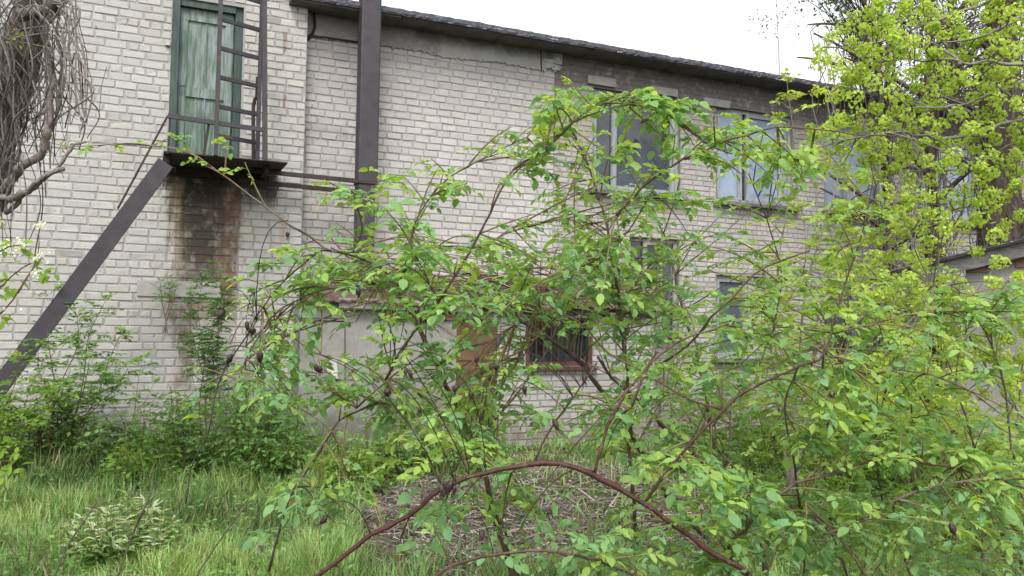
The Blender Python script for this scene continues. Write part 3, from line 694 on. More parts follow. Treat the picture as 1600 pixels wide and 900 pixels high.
def grass(name, pts, hfun, label=None):
    n = len(pts); P = np.array([p for p,_,_ in pts]); pxs = np.array([a for _,a,_ in pts]); pys = np.array([b for _,_,b in pts])
    h = np.array([hfun(a,b) for a,b in zip(pxs,pys)])*rng.uniform(.45,1.35,n)*(1+.38*np.clip([patch(x*1.9,y*1.9) for x,y in P[:,:2]],-1.4,1.6)); ang = rng.uniform(0,2*np.pi,n); lean = rng.uniform(.15,.75,n)
    w = rng.uniform(.003,.0065,n)*(1+ .3*(P[:,1]>8)); dr = np.stack([np.cos(ang),np.sin(ang),0*ang],1); sd = np.stack([-np.sin(ang),np.cos(ang),0*ang],1)
    dep = np.linalg.norm(P-EYE,axis=1); w = np.maximum(w, .0010*dep*.75)
    lv = np.array([0,.4,.75,1.0]); V = np.zeros((n,7,3))
    for i,l in enumerate(lv):
        c = P + dr*(h*lean*l**2)[:,None] + np.array([0,0,1])*(h*(l-.35*lean*l**2))[:,None]
        ww = w*(1-l)**.6
        if i < 3: V[:,2*i] = c - sd*ww[:,None]; V[:,2*i+1] = c + sd*ww[:,None]
        else: V[:,6] = c
    off = (np.arange(n)*7)[:,None,None]
    Q = (np.array([[0,1,3,2],[2,3,5,4]])[None]+off).reshape(-1,4); T = (np.array([[4,5,6]])[None]+off).reshape(-1,3)
    tt = rng.random(n)[:,None]; base = G_MID*(1-tt)+G_LITE*tt
    big = (np.sin(P[:,0]*2.1+P[:,1]*1.3)+np.sin(P[:,0]*.8-P[:,1]*2.2+1))[:,None]*.15
    base = base*(1+big*1.6); base[:,0] *= 1+.15*np.clip(big[:,0]*3,-.5,1); dry = rng.random(n) < .09; base[dry] = np.array([.32,.27,.13])
    C = np.repeat(base[:,None,:],7,1)
    o = mk(name, V.reshape(-1,3), [Q,T], M_GRASS, None, C.reshape(-1,3)); o['kind'] = 'stuff'
    o['label'] = label or 'fresh green spring grass'; o['category'] = 'grass'; return o
def hg(px, py):
    h = .22
    if px < 470: h = .16 if py > 770 else .22
    if px < 480 and py < 735: h = .24
    if 700 < px < 1100 and py < 740: h = .12
    if px > 1100: h = .16
    return h
grass('grass', scatter_ground(52000, (-80,1700), (690,960), dens_grass) + scatter_ground(9000, (-60,480), (760,960)), hg)

# ------------------------------------------------------------------ dry stalks of the cut heap
def stalks(n, dens, cols, lr, rr, zr, name, label, cat='litter'):
    b = MB()
    for _ in range(n):
        while True:
            px, py = rng.uniform(-40,1650), rng.uniform(700,960)
            if rng.random() < dens(px,py): break
        p = on_ground(px, py); L = rng.uniform(*lr); a = rng.uniform(0,6.28); el = rng.normal(0,.22); dv = np.array([math.cos(a)*math.cos(el), math.sin(a)*math.cos(el), math.sin(el)])
        z = rng.uniform(*zr); p = p + np.array([0,0,z]); bnd = rv(.06)*L; bnd[2] *= .5
        c = np.array(cols[rng.integers(len(cols))])*rng.uniform(.7,1.25)
        b.tube([p-dv*L/2, p+bnd, p+dv*L/2], rng.uniform(*rr), 3, col=c, cap=False)
    mat_, t, bs = newmat('dry_stalk'); q = NT(t); q.link(q.attr('Col'), bs.inputs['Base Color']); bs.inputs['Roughness'].default_value=.85
    o = b.build(name, mat_, color=True); o['kind']='stuff'; o['label']=label; o['category']=cat; return o
def dens_heap(px, py):
    e = ((px-930)/370)**2 + ((py-815)/90)**2; d = 1.0 if e < 1 else (.3 if e < 1.5 else .03)
    if px > 1250: d = max(d, .12)
    if px < 560:
        p = onZ(px,py,0); d = max(d, .3 if patch(p[0],p[1]) < -.4 and py > 735 else .05)
    return d
stalks(12000, dens_heap, [(.24,.20,.16),(.17,.14,.115),(.11,.09,.072),(.36,.33,.29),(.07,.055,.048),(.17,.145,.13)], (.04,.22), (.0012,.0036), (.0,.05), 'dry_stalks', 'heap of dry broken stalks and twigs under the rose canes')
stalks(150, dens_heap, [(.18,.15,.13),(.11,.085,.07),(.25,.22,.20)], (.25,.7), (.003,.007), (.03,.12), 'dead_sticks', 'longer pale sticks lying over the dry heap')
# litter flakes
Lf = Leaves()
for _ in range(18000):
    while True:
        px, py = rng.uniform(-40,1650), rng.uniform(700,960)
        if rng.random() < dens_heap(px,py)+.08: break
    p = on_ground(px,py)+np.array([0,0,rng.uniform(.005,.06)]); s_ = rng.uniform(.012,.05)
    c = np.array([(.10,.08,.06),(.19,.155,.125),(.06,.05,.045),(.32,.29,.25),(.045,.045,.05)][rng.integers(5)])*rng.uniform(.8,1.2)
    Lf.add(p, nrm(rv()*np.array([1,1,.3])), nrm(np.array([0,0,1])+rv(.5)), s_, s_*rng.uniform(.4,.8), c)
o = Lf.build('leaf_litter', 'mid', M_GRASS, smooth=False); o['kind']='stuff'; o['label']='brown dead leaf litter and ash on bare soil'; o['category']='litter'

# ================================================================== PLANT MACHINERY
M_CANE = None
def stemmat(name, rough=.6):
    m, t, bs = newmat(name); q = NT(t); c = q.attr('Col'); f = q.noise(40,5,.7)
    c = q.mix(q.mr(q.noise(14,5,.75),.55,.66,0,.7), c, q.mix(.5, c, (.22,.19,.15)))
    q.link(q.mix(q.mr(f,.4,.65,0,.75), c, q.mix(1.0,c,(.4,.4,.42),'MULTIPLY')), bs.inputs['Base Color']); bs.inputs['Roughness'].default_value=rough; bs.inputs['Specular IOR Level'].default_value=.3
    q.bump(q.noise(90,4), .4, .002, bs); return m
M_STEM = stemmat('stem_bark')
K_RED, K_BROWN, K_GREEN, K_GREY, K_DARK = (.17,.045,.04), (.115,.075,.045), (.13,.15,.05), (.20,.175,.145), (.035,.028,.022)
ROSE_Y, ROSE_M, ROSE_B = np.array([.35,.49,.12]), np.array([.23,.40,.14]), np.array([.19,.36,.18])

def px_curve(P, d=None):
    return np.array([at(p[0],p[1],p[2] if len(p) > 2 else d) for p in P])

# ---- sapling: stems drawn up from the ground, pinnate leaves in whorls
def sapling(name, label, cat, base, tips, llen, nl, cols, group=None, pairs=3, kind='mid', stemcol=K_BROWN, ll=.05, lw=.4, r0=.008, spreadL=.16, sparse=0.25, wob=.06, leaflet_dark=1.0):
    base = np.array(base, float)
    root = thing(name, label, cat, base, group); L = Leaves(); T = MB()
    for tp in tips:
        tp = np.array(tp, float); b0 = base + rv(.03)*np.array([1,1,0]); n = 5; mid = [b0 + (tp-b0)*f + rv(wob)*np.array([1,1,.3])*np.linalg.norm(tp-b0)*math.sin(f*3.1)*.6 for f in (.3,.55,.8)]
        P = spline([b0,*mid,tp], .08); T.tube(P, np.linspace(r0, r0*.25, len(P)), 5, col=stemcol)
        N = int(nl*rng.uniform(.8,1.2))
        for k in range(N):
            f = sparse + (1-sparse)*rng.random()**.75; i = min(int(f*(len(P)-1)), len(P)-2); p = P[i]; a = rng.uniform(0,2*np.pi)
            if rng.random() < .5:
                dv = nrm(np.array([math.cos(a), math.sin(a), rng.uniform(.1,.9)])); sl_ = spreadL*rng.uniform(.5,1.9)*(1.3-f); q_ = p+dv*sl_
                T.tube([p, (p+q_)/2+rv(.01), q_], np.array([r0*.35,r0*.3,r0*.2]), 3, col=stemcol, cap=False)
                for _ in range(3):
                    a2 = rng.uniform(0,2*np.pi); d2 = nrm(dv*.6+np.array([math.cos(a2),math.sin(a2),.25])); c = lerp(cols[0],cols[1],rng.random())
                    pinnate(L, T, q_, d2, llen*rng.uniform(.6,1.15), pairs, ll, lw, c, droop=rng.uniform(.1,.5))
            else:
                dv = nrm(np.array([math.cos(a), math.sin(a), rng.uniform(.1,.8)])); c = lerp(cols[0],cols[1],rng.random())
                pinnate(L, T, p, dv, llen*rng.uniform(.6,1.2), pairs, ll, lw, c, droop=rng.uniform(.1,.5))
        for _ in range(4):
            a2 = rng.uniform(0,2*np.pi); pinnate(L, T, tp, nrm(np.array([math.cos(a2)*.7,math.sin(a2)*.7,.8])), llen*.7, pairs, ll*.75, lw, np.array(cols[1])*1.1, droop=.2)
    T.build('stem', M_STEM, root, color=True); L.build('foliage', kind, M_LEAF, root)
    return root
def low_shrub(name, label, cat, c, rad, h, n, ll, lw, cols, group=None, pairs=2, llen=.1, stem=12, kind='mid'):
    """a bushy mass of shoots rising from around c"""
    c = np.array(c, float); root = thing(name, label, cat, c, group); L = Leaves(); T = MB()
    for s_ in range(stem):
        a = rng.uniform(0,2*np.pi); rr = rng.uniform(0,1)**.5; foot = c + np.array([math.cos(a)*rad[0]*.5*rr, math.sin(a)*rad[1]*.5*rr, 0]); top = c + np.array([math.cos(a)*rad[0]*rr, math.sin(a)*rad[1]*rr, h*rng.uniform(.6,1.1)*(1-.3*rr)])
        P = spline([foot, lerp(foot,top,.5)+rv(.05), top], .06); T.tube(P, np.linspace(.006,.002,len(P)), 4, col=K_BROWN, cap=False)
        for _ in range(max(1, n//stem)):
            i = int((.12+.88*rng.random()**.8)*(len(P)-1)); p = P[i] + rv(.05)*np.array([1,1,.6]); a2 = rng.uniform(0,2*np.pi)
            pinnate(L, T, p, nrm(np.array([math.cos(a2),math.sin(a2),rng.uniform(0,.7)])), llen*rng.uniform(.6,1.3), pairs, ll, lw, lerp(cols[0],cols[1],rng.random()), droop=rng.uniform(.1,.6))
    T.build('stem', M_STEM, root, color=True); L.build('foliage', kind, M_LEAF, root); return root
def gpt(px, d):
    """a point of the ground straight below photo column px at depth d"""
    r = ray(px, 560); r = r/ (r.dot(vw([0,0,1]))); p = EYE + r*d; p[2] = float(gz(p[0],p[1])); return p

# ------------------------------------------------------------------ shrubs and saplings along the wall, left
DEEP_GREEN = (np.array([.10,.21,.065]), np.array([.20,.34,.10])); FRESH = (np.array([.13,.26,.05]), np.array([.25,.39,.08])); LIME = (np.array([.17,.30,.05]), np.array([.33,.45,.08]))  # leaf colour pairs, from deep green through fresh to lime
def S_(*pts): return [at(a,b,c) for a,b,c in pts]
sapling('elder_sapling','green sapling against the wall beneath the diagonal steel channel','sapling', gpt(95,8.7), S_((165,470,8.8),(120,490,8.6),(190,520,8.9),(85,455,8.8),(60,540,8.7),(200,575,8.7),(140,560,8.5),(100,600,8.5)), .16, 30, DEEP_GREEN, 'saplings along the brick wall', ll=.06, lw=.48, r0=.010)
sapling('elder_sapling','bushy sapling at the foot of the steel channel at left edge','sapling', gpt(20,8.2), S_((30,560,8.2),(-15,580,8.2),(50,600,8.3),(10,640,8.1),(80,610,8.2)), .15, 26, FRESH, 'saplings along the brick wall', ll=.06, lw=.48)
sapling('elder_sapling','thin sapling in front of bare brick left of the rust stain','sapling', gpt(205,8.6), S_((222,560,8.6),(240,600,8.6),(175,600,8.6)), .14, 12, DEEP_GREEN, 'saplings along the brick wall', ll=.065, lw=.5, r0=.006)
sapling('wall_creeper','tall feathery green sapling climbing over the rust stain','sapling', gpt(320,9.6), S_((335,415,9.6),(352,440,9.6),(318,430,9.7),(300,465,9.7),(345,480,9.5)), .13, 52, (np.array([.06,.16,.04]),np.array([.11,.24,.05])), ll=.048, lw=.42, sparse=.3, pairs=4, spreadL=.1)
sapling('wall_creeper','sparse weed on the lintel left of the tall feathery sapling','sapling', at(262,520,9.7), S_((250,440,9.9),(275,450,9.9),(262,435,9.9)), .11, 9, DEEP_GREEN, ll=.034, sparse=.5)
for i,(px,d,rx,ry,h,n,cc,lab) in enumerate([
    (60,8.6,.8,.4,.9,170,DEEP_GREEN,'dark low shrub at far left foot of the wall'),
    (190,8.7,.75,.4,.75,170,DEEP_GREEN,'low shrub at wall foot below the thin sapling'),
    (330,8.5,.8,.45,1.15,300,DEEP_GREEN,'full green shrub at the wall foot under the rust stain'),
    (420,8.4,.6,.45,1.3,280,DEEP_GREEN,'tall green shrub before the block corner'),
    (250,8.3,.5,.35,.55,120,FRESH,'small bright shrub between the two larger ones'),
    (560,7.9,.4,.3,.62,110,FRESH,'yellow-green seedling clump in front of shed blocks'),
    (500,8.3,.5,.35,.7,150,DEEP_GREEN,'shrub hiding the lower corner of the shed'),
    (640,8.8,.5,.3,.85,130,DEEP_GREEN,'leafy weed clump before the shed blocks'),
    (745,8.8,.35,.3,.9,110,DEEP_GREEN,'shrub growing before the rusty door'),]):
    low_shrub('green_shrub', lab, 'shrub', gpt(px,d), (rx,ry), h, int(n*2.6), .066, .5, cc, 'shrubs at the foot of the wall', stem=34, llen=.14)
# ------------------------------------------------------------------ variegated plant in the grass, lower left
c = on_ground(195,885); L = Leaves(); T = MB(); root = thing('variegated_plant','bushy plant with silvery white narrow leaves in the grass','plant',c)
for _ in range(190):
    a = rng.uniform(0,2*np.pi); rr = rng.random()**.5; top = c + np.array([math.cos(a)*.40*rr, math.sin(a)*.3*rr, .52*(1-.45*rr*rr)*rng.uniform(.7,1.05)]); foot = c+np.array([math.cos(a)*.08,math.sin(a)*.08,0])
    P = spline([foot,(foot+top)/2+np.array([math.cos(a)*.05,math.sin(a)*.05,.03]),top],.04); T.tube(P,.002,3,col=K_GREEN,cap=False)
    for k in range(10):
        i = int((.25+.75*rng.random())*(len(P)-1)); a2 = rng.uniform(0,2*np.pi); w_ = rng.random() < .55 and P[i][2]-c[2] > .18
        cc = np.array([.50,.58,.42]) if w_ else lerp((.10,.22,.06),(.22,.34,.12),rng.random())
        L.add(P[i], nrm(np.array([math.cos(a2),math.sin(a2),rng.uniform(-.1,.7)])), nrm(np.array([0,0,1])+rv(.4)), rng.uniform(.06,.10), rng.uniform(.016,.026), cc)
T.build('stem', M_STEM, root, color=True); L.build('foliage','mid',M_LEAF,root)
# soft leafy weeds, bottom left, very near
low_shrub('leafy_weed','soft dark green weed at the lower left corner','weed', gpt(60,4.9), (.3,.3), .42, 90, .04, .38, (np.array([.06,.15,.04]),np.array([.10,.22,.05])), 'leafy weeds in the grass', stem=14)
low_shrub('leafy_weed','small bright weed in grass right of the variegated plant','weed', on_ground(340,860), (.3,.25), .25, 60, .04, .4, FRESH, 'leafy weeds in the grass', stem=10)

# ------------------------------------------------------------------ ground cover under the roses, right
def cover(px, py):
    d = 0
    if px > 1130 and py > 690: d = .7
    if px > 1400: d = .9
    if 940 < px < 1130 and py > 840: d = .2
    if px < 560 and py > 715: d = .16
    return d
L = Leaves(); T = MB(); npl = 0
while npl < 2700:
    px, py = rng.uniform(-40,1720), rng.uniform(690,950)
    if rng.random() > cover(px,py): continue
    npl += 1; p = on_ground(px,py); h = rng.uniform(.08,.34); top = p + np.array([*rng.normal(0,.04,2), h]); T.tube([p,top], .002, 3, col=K_GREEN, cap=False)
    cc = lerp((.13,.26,.09),(.25,.42,.13),rng.random())
    for k in range(rng.integers(5,10)):
        f = rng.uniform(.3,1); a = rng.uniform(0,2*np.pi); s_ = rng.uniform(.03,.065)*(1.2-f*.4)
        L.add(lerp(p,top,f), nrm(np.array([math.cos(a),math.sin(a),rng.uniform(-.1,.5)])), nrm(np.array([0,0,1])+rv(.3)), s_, s_*rng.uniform(.4,.65), cc*rng.uniform(.8,1.2))
o = L.build('ground_cover','mid',M_LEAF); o['kind']='stuff'; o['label']='low leafy ground cover under the roses at right'; o['category']='ground cover'
o = T.build('ground_cover_stems', M_STEM, color=True); o['kind']='stuff'; o['label']='thin green stems of the low ground cover'; o['category']='ground cover'

# ------------------------------------------------------------------ saplings at right, before the old wing
YEL = (np.array([.22,.35,.06]), np.array([.42,.52,.12]))
for i,(px,d,tips,nl,cc,lab) in enumerate([
    (1240,7.2,[(1350,240),(1290,150),(1255,330),(1190,400),(1330,330),(1230,130)],30,YEL,'tall ash sapling rising to the eave between the upper windows'),
    (1110,8.6,[(1120,540),(1060,590),(1160,560),(1090,640)],18,FRESH,'short ash sapling beside the shed corner'),
    (1330,8.2,[(1400,300),(1440,420),(1300,430),(1370,470),(1470,380)],40,YEL,'spreading ash sapling left of the garage eave'),
    (1440,7.6,[(1480,560),(1400,540),(1500,470),(1430,610),(1380,600)],40,YEL,'leafy ash sapling before the garage corner'),
    (1190,9.4,[(1200,470),(1240,500),(1150,600),(1260,580)],28,YEL,'ash sapling below the ground floor window'),
    (1300,9.2,[(1320,560),(1270,640),(1350,650),(1390,590)],30,YEL,'low ash sapling in the gap behind the tall one'),
    (1560,6.6,[(1590,560),(1620,650),(1540,700),(1500,640)],28,YEL,'yellow-green sapling in front of garage wall'),
    (1020,9.3,[(1050,400),(1010,440),(1080,470)],14,FRESH,'thin sapling behind the shed roof end')]):
    sapling('ash_sapling', lab, 'sapling', gpt(px,d), [at(a,b,d+rng.uniform(-.3,.3)) for a,b in tips], .19, nl, cc, 'ash saplings before the old wing', ll=.07, lw=.42, pairs=4, r0=.014, stemcol=K_GREY, spreadL=.22)
for i,(px,d,rx,ry,h,n,cc,lab) in enumerate([
    (1100,8.4,.5,.4,.9,130,DEEP_GREEN,'dark shrub by the right end of shed'), (1230,9.0,.8,.5,1.2,230,FRESH,'shrub filling the gap below the ground floor window'),
    (1370,8.6,.8,.5,1.3,260,FRESH,'broad shrub left of the garage'), (1470,8.3,.5,.4,1.2,200,YEL,'yellow-green shrub at the garage corner'),
    (1300,7.6,.7,.4,.7,160,FRESH,'low shrub in front of the broad one'), (1590,6.2,.5,.4,.75,150,YEL,'yellow-green shrub at the right edge')]):
    low_shrub('green_shrub', lab, 'shrub', gpt(px,d), (rx,ry), h, int(n*1.5), .07, .45, cc, 'shrubs at the right', llen=.15, pairs=3, stem=22)

# ================================================================== TREES AT THE RIGHT
M_BARK = simple('dark_bark', (.035,.026,.022), (.10,.075,.06), 6, .95, .8, .02, vec_scale=(3,3,.5))
M_TWIG = stemmat('vine_twig', .8)
def vine_tree(name, label, px, d, w, top, nv, lean=0, cols=(K_DARK,(.13,.10,.08))):
    b = gpt(px, d); root = thing(name, label, 'tree', b); T = MB(); n = 26; t = np.linspace(0,1,n)
    P = b + np.stack([t*lean, 0*t, t*top], 1) + np.stack([.08*np.sin(t*7), .06*np.sin(t*5+1), 0*t],1); P[0,2] -= .1
    T.tube(P, w*(1-.45*t)+.03*np.sin(t*23), 12); T.build('trunk', M_BARK, root, smooth=True)
    B = MB(); limbs = []
    for k in range(14):
        i = rng.integers(9,n); a = rng.uniform(0,2*np.pi); L_ = rng.uniform(.8,2.2); e = P[i]+np.array([math.cos(a)*L_,math.sin(a)*L_*.7,L_*rng.uniform(.2,.9)]); q_ = bend(P[i], e, .15, 12); limbs.append(q_); B.tube(q_, np.linspace(.05,.012,12), 5, col=(.07,.055,.045))
    for k in range(nv):
        i = rng.integers(5,n-1); a = rng.uniform(0,2*np.pi); p = P[i] + np.array([math.cos(a),math.sin(a),0])*w*rng.uniform(.6,1.3)
        if rng.random() < .4: lm = limbs[rng.integers(len(limbs))]; p = lm[rng.integers(2,12)]
        L_ = rng.uniform(.4,1.9); o_ = np.array([rng.normal(0,.16),rng.normal(0,.16),0]); e = p+o_+np.array([0,0,-L_])
        if e[2] < .3: e[2] = .3
        c = lerp(cols[0],cols[1],rng.random()); q_ = spline([p, p+o_*1.6-np.array([0,0,.1]), (p+e)/2+rv(.07), e], .14); B.tube(q_, rng.uniform(.0035,.009), 3, col=c, cap=False)
        if rng.random() < .5:
            e2 = q_[len(q_)//2]; f2 = e2+np.array([rng.normal(0,.2),rng.normal(0,.2),rng.uniform(-.3,.3)]); B.tube([e2,(e2+f2)/2+rv(.03),f2], .003, 3, col=c, cap=False)
    B.build('vines', M_TWIG, root, color=True); return root, P, limbs
vine_tree('vine_clad_tree','broad dark trunk wrapped in hanging dry vines behind garage roof', 1563, 12.6, .36, 8.6, 420, lean=.15)
vine_tree('vine_clad_tree','slimmer vine-hung trunk standing left of the broad dark one', 1462, 13.2, .12, 8.4, 280, lean=-.1, cols=((.07,.055,.045),(.26,.22,.18)))
vine_tree('vine_clad_tree','thin twiggy trunk nearest the eave end', 1395, 13.6, .06, 8.2, 170, lean=-.3, cols=((.09,.075,.06),(.28,.24,.20)))
def leafy_tree(name, label, px, d, top, crown, n, cols, ls=.07, r=.12, lean=0, kind='low', group=None, lr=.02):
    """crown = list of (px,py,rx,ry) ellipses at depth d"""
    b = gpt(px, d); root = thing(name, label, 'tree', b, group=group); T = MB(); B = MB(); L = Leaves(); tp = at(px+lean, top, d)
    P = spline([b-np.array([0,0,.1]), lerp(b,tp,.4)+rv(.15)*np.array([1,1,0]), lerp(b,tp,.75)+rv(.15)*np.array([1,1,0]), tp], .25); T.tube(P, np.linspace(r, r*.25, len(P)), 8); T.build('trunk', M_BARK, root, smooth=True)
    sc = d/F; tot = sum(e[2]*e[3] for e in crown)
    for (cx,cy,rx,ry) in crown:
        for k in range(max(3,int(n*rx*ry/tot))):
            x, y = in_ellipse(cx,cy,rx,ry); c = at(x,y,d+rng.normal(0,.5)); i = int(np.clip((c[2]-b[2])/(tp[2]-b[2])*rng.uniform(.75,1.0),.2,.98)*(len(P)-1)); q_ = bend(P[i], c, .1, 6)
            B.tube(q_, np.linspace(lr,lr*.25,6), 3, col=(.06,.05,.04), cap=False); cl = lerp(cols[0],cols[1],rng.random()**1.5)
            for m_ in range(rng.integers(14,34)):
                p = c + rv(.17)*np.array([1,1,.7]); s_ = ls*rng.uniform(.6,1.3); L.add(p, nrm(rv()+np.array([0,0,-.3])), nrm(np.array([0,0,1])+rv(.6)), s_, s_*.6, cl*rng.uniform(.75,1.25))
    B.build('limbs', M_TWIG, root, color=True); L.build('foliage', kind, M_LEAF, root); return root
DK = (np.array([.035,.055,.025]), np.array([.10,.14,.05]))
leafy_tree('dark_tree','dark small-leaved tree showing against the white sky beyond the eave', 1345, 20, -150, [(1320,20,38,40),(1350,70,30,45),(1300,-20,60,40),(1400,30,50,80),(1340,120,25,25)], 130, DK, .09)
leafy_tree('dark_tree','dense dark tree behind the vine-hung trunks', 1500, 22, -200, [(1450,60,70,110),(1520,120,60,150),(1590,80,60,160),(1420,170,40,60)], 170, DK, .10, r=.2)
leafy_tree('dark_tree','sparse thin tree with a few leaves left in the white sky', 1210, 21, -80, [(1215,20,60,40)], 7, (np.array([.12,.12,.10]),np.array([.2,.2,.16])), .07, r=.015, lr=.006)
# far trees seen past the end of the wing
leafy_tree('dark_tree','green tree filling the gap past the far end of the wing', 1650, 30, 100, [(1600,250,120,120),(1500,300,100,80),(1680,150,100,200)], 160, DK, .16, r=.3)

# ------------------------------------------------------------------ generic hand-laid branches with clusters
def layout(root, branches, col0, mat, sides=6, name='branch'):
    """branches: list of (points[(px,py,d)], w0, w1 (photo px at the branch), colour); returns sample points"""
    Q = []
    for br in branches:
        P0, w0, w1 = br[0], br[1], br[2]; c = br[3] if len(br) > 3 else col0; P = px_curve(P0); dm = np.mean([p[2] for p in P0]); P = spline(P, .03)
        n = len(P); kn = np.unique(np.append(np.arange(0,n,max(2,int(3.2/1))), n-1)); P = P + np.stack([np.interp(np.arange(n), kn, rng.normal(0,.0014,len(kn)))+np.convolve(rng.normal(0,.006,n+10), np.ones(11)/11, 'valid') for _ in range(3)],1)*dm*(.5+.5*min(1,w0/6))
        w0, w1 = (w0*.8, w1*.75) if name == 'cane' else (w0, w1); c = tuple(np.array(c)*.8) if name == 'cane' else c; r = np.linspace(w0, w1, n)*.5*dm/F; r = r*(1+.32*(rng.random(n)>.86)+rng.normal(0,.05,n)); b = MB(); b.tube(P, r, sides, col=c)
        if name == 'cane':
            for k in range(int(n*.35)):                      # prickles
                i = rng.integers(1,n-1); tdir = nrm(P[i+1 if i<n-1 else i]-P[i-1]); s_ = nrm(np.cross(tdir, rv())); p = P[i]+s_*r[i]*.9; l = rng.uniform(.003,.007)*(1.7 if w0 > 5 else 1)
                b.tube([p, p+s_*l-tdir*l*.3], np.array([.0016,.0002])*(1.5 if w0 > 5 else 1), 3, col=np.array(c)*1.3, cap=False)
        b.build(name, mat, root, smooth=True, color=True); Q.append(P)
    return Q
# ELM over the right edge, hung with lime-coloured winged seeds
elm_base = gpt(1900, 4.6)
elm = thing('elm_tree','elm reaching in from the right, hung with lime yellow seed clusters','tree', elm_base)
E = MB(); tP = spline([elm_base-np.array([0,0,.1]), at(1890,500,4.6), at(1860,100,4.6), at(1840,-300,4.6)], .15); E.tube(tP, np.linspace(.14,.07,len(tP)), 10); E.build('trunk', M_BARK, elm, smooth=True)
def e(*p, d=4.3): return [(x,y,d+.25*math.sin(x*.01+y*.02)) for x,y in p]
EB = [(e((1850,60),(1700,92),(1600,99),(1500,97),(1430,96),(1365,101)),9,2),(e((1850,20),(1700,80),(1600,130),(1540,150),(1490,165),(1425,172)),8,2),
 (e((1860,250),(1700,240),(1600,236),(1540,248),(1478,238)),7,2),(e((1860,180),(1720,240),(1600,290),(1540,320),(1490,330),(1425,352)),8,2),
 (e((1845,-160),(1650,-60),(1560,-10),(1450,35),(1380,62),(1290,78)),8,2),(e((1845,-60),(1720,-10),(1600,25),(1500,62),(1400,72)),7,2),
 (e((1850,90),(1720,150),(1600,182),(1500,212),(1400,205),(1300,222)),8,2),(e((1860,160),(1700,190),(1600,215),(1520,260),(1440,262)),6,2),
 (e((1890,800),(1700,700),(1600,655),(1545,575),(1512,520),(1495,452),(1462,445)),7,2),(e((1880,760),(1700,640),(1600,590),(1520,560),(1430,560)),5,1.5),
 (e((1880,700),(1720,650),(1640,700),(1560,680),(1480,690)),5,1.5),(e((1700,92),(1640,30),(1600,-20)),4,1.5),(e((1500,97),(1440,60),(1400,20)),4,1.5),(e((1600,182),(1540,120),(1500,100)),4,1.5)]
EQ = np.vstack(layout(elm, EB, (.20,.185,.16), M_TWIG))
E = MB(); L = Leaves()
def samara(c, R):
    cc = lerp((.33,.46,.08),(.47,.60,.14), rng.random())
    for k in range(rng.integers(50,75)):
        v = nrm(rv()); p = c + v*R*rng.uniform(.55,1.0)*np.array([1,1,.85]); s_ = rng.uniform(.013,.021)
        L.add(p, nrm(np.cross(v,rv())+v*.35), nrm(v+rv(.3)), s_, s_, cc*rng.uniform(.8,1.15))
SPOT = []
for (cx,cy,rx,ry,n) in [(1380,70,100,60,46),(1410,60,120,60,60),(1590,150,40,150,30),(1460,110,160,120,60),(1500,125,90,70,44),(1330,95,55,45,20),(1420,205,140,55,60),(1550,240,60,90,50),(1455,330,90,40,26),(1450,450,70,35,16),(1490,560,80,100,34),(1390,430,70,90,26),(1580,480,40,80,12),(1410,600,70,60,16),(1320,225,70,40,16),(1570,30,40,60,20),(1560,330,40,40,6),(1480,460,30,20,8),(1400,250,100,40,16),(1340,150,30,30,4),(1560,600,40,60,7)]:
    for k in range(n):
        for _t in range(12):
            x, y = in_ellipse(cx,cy,rx,ry)
            if all((x-u_)**2+(y-v_)**2 > 21**2 for u_,v_ in SPOT): break
        else: continue
        SPOT.append((x,y)); c = at(x,y,4.3+rng.normal(0,.22)); qn, dd = closest(EQ, c); m_ = bend(qn, c, .05, 6); E.tube(m_, np.linspace(.004,.0018,6), 4, col=(.17,.155,.13), cap=False)
        samara(c, rng.uniform(.036,.052))
        if dd > .1 and rng.random() < .2: samara(m_[3]+rv(.02), rng.uniform(.02,.036))
        if rng.random() < .25:
            c2 = c+rv(.05); samara(c2, rng.uniform(.02,.035))
        for _ in range(rng.integers(0,2)):
            s_ = rng.uniform(.02,.04); L.add(c+rv(.04), nrm(rv()), nrm(np.array([0,0,1])+rv(.5)), s_, s_*.5, lerp(YEL[0],YEL[1],rng.random()))
E.build('twigs', M_TWIG, elm, color=True); L.build('seed_clusters','disc',M_LEAF,elm)

# ------------------------------------------------------------------ left: tangle of hanging vines on a dark trunk
TL = 6.2
vb = gpt(-75, TL); vt = thing('vine_tangle','grey tangle of bare hanging vines on a dark trunk at left edge','tree', vb)
T = MB(); P = spline([vb-np.array([0,0,.1]), at(-50,420,TL), at(-18,290,TL), at(12,150,TL), at(45,40,TL), at(85,-60,TL)], .1); n=len(P); T.tube(P, np.linspace(.12,.15,n)*(1+.15*np.sin(np.arange(n)*.8)), 10); T.build('trunk', M_BARK, vt, smooth=True)
VB = [([(10,330,5.9),(45,300,5.8),(90,262,5.7),(112,230,5.7),(128,226,5.7)],8,4,(.22,.19,.16)),([(0,300,5.9),(35,268,5.8),(70,225,5.7),(78,140,5.8),(70,20,5.9),(75,-80,6)],13,8,(.21,.18,.155)),
 ([(-10,310,5.8),(30,310,5.8),(60,290,5.7),(95,265,5.7)],12,6,(.20,.175,.15)),([(60,250,5.8),(85,190,5.8),(95,120,5.8),(88,0,5.9),(80,-60,5.9)],6,5,(.17,.14,.12)),
 ([(20,-40,5.8),(30,60,5.8),(15,130,5.8),(28,220,5.8),(10,330,5.8)],6,4,(.12,.10,.09)),([(75,-60,5.8),(108,40,5.7),(130,110,5.7),(143,160,5.7),(130,205,5.7)],5,2,(.2,.18,.16)),
 ([(30,20,5.8),(60,20,5.8),(90,5,5.8),(120,-30,5.8)],20,16,(.12,.10,.09))]
VQ = np.vstack(layout(vt, VB, K_GREY, M_TWIG))
V_ = MB()
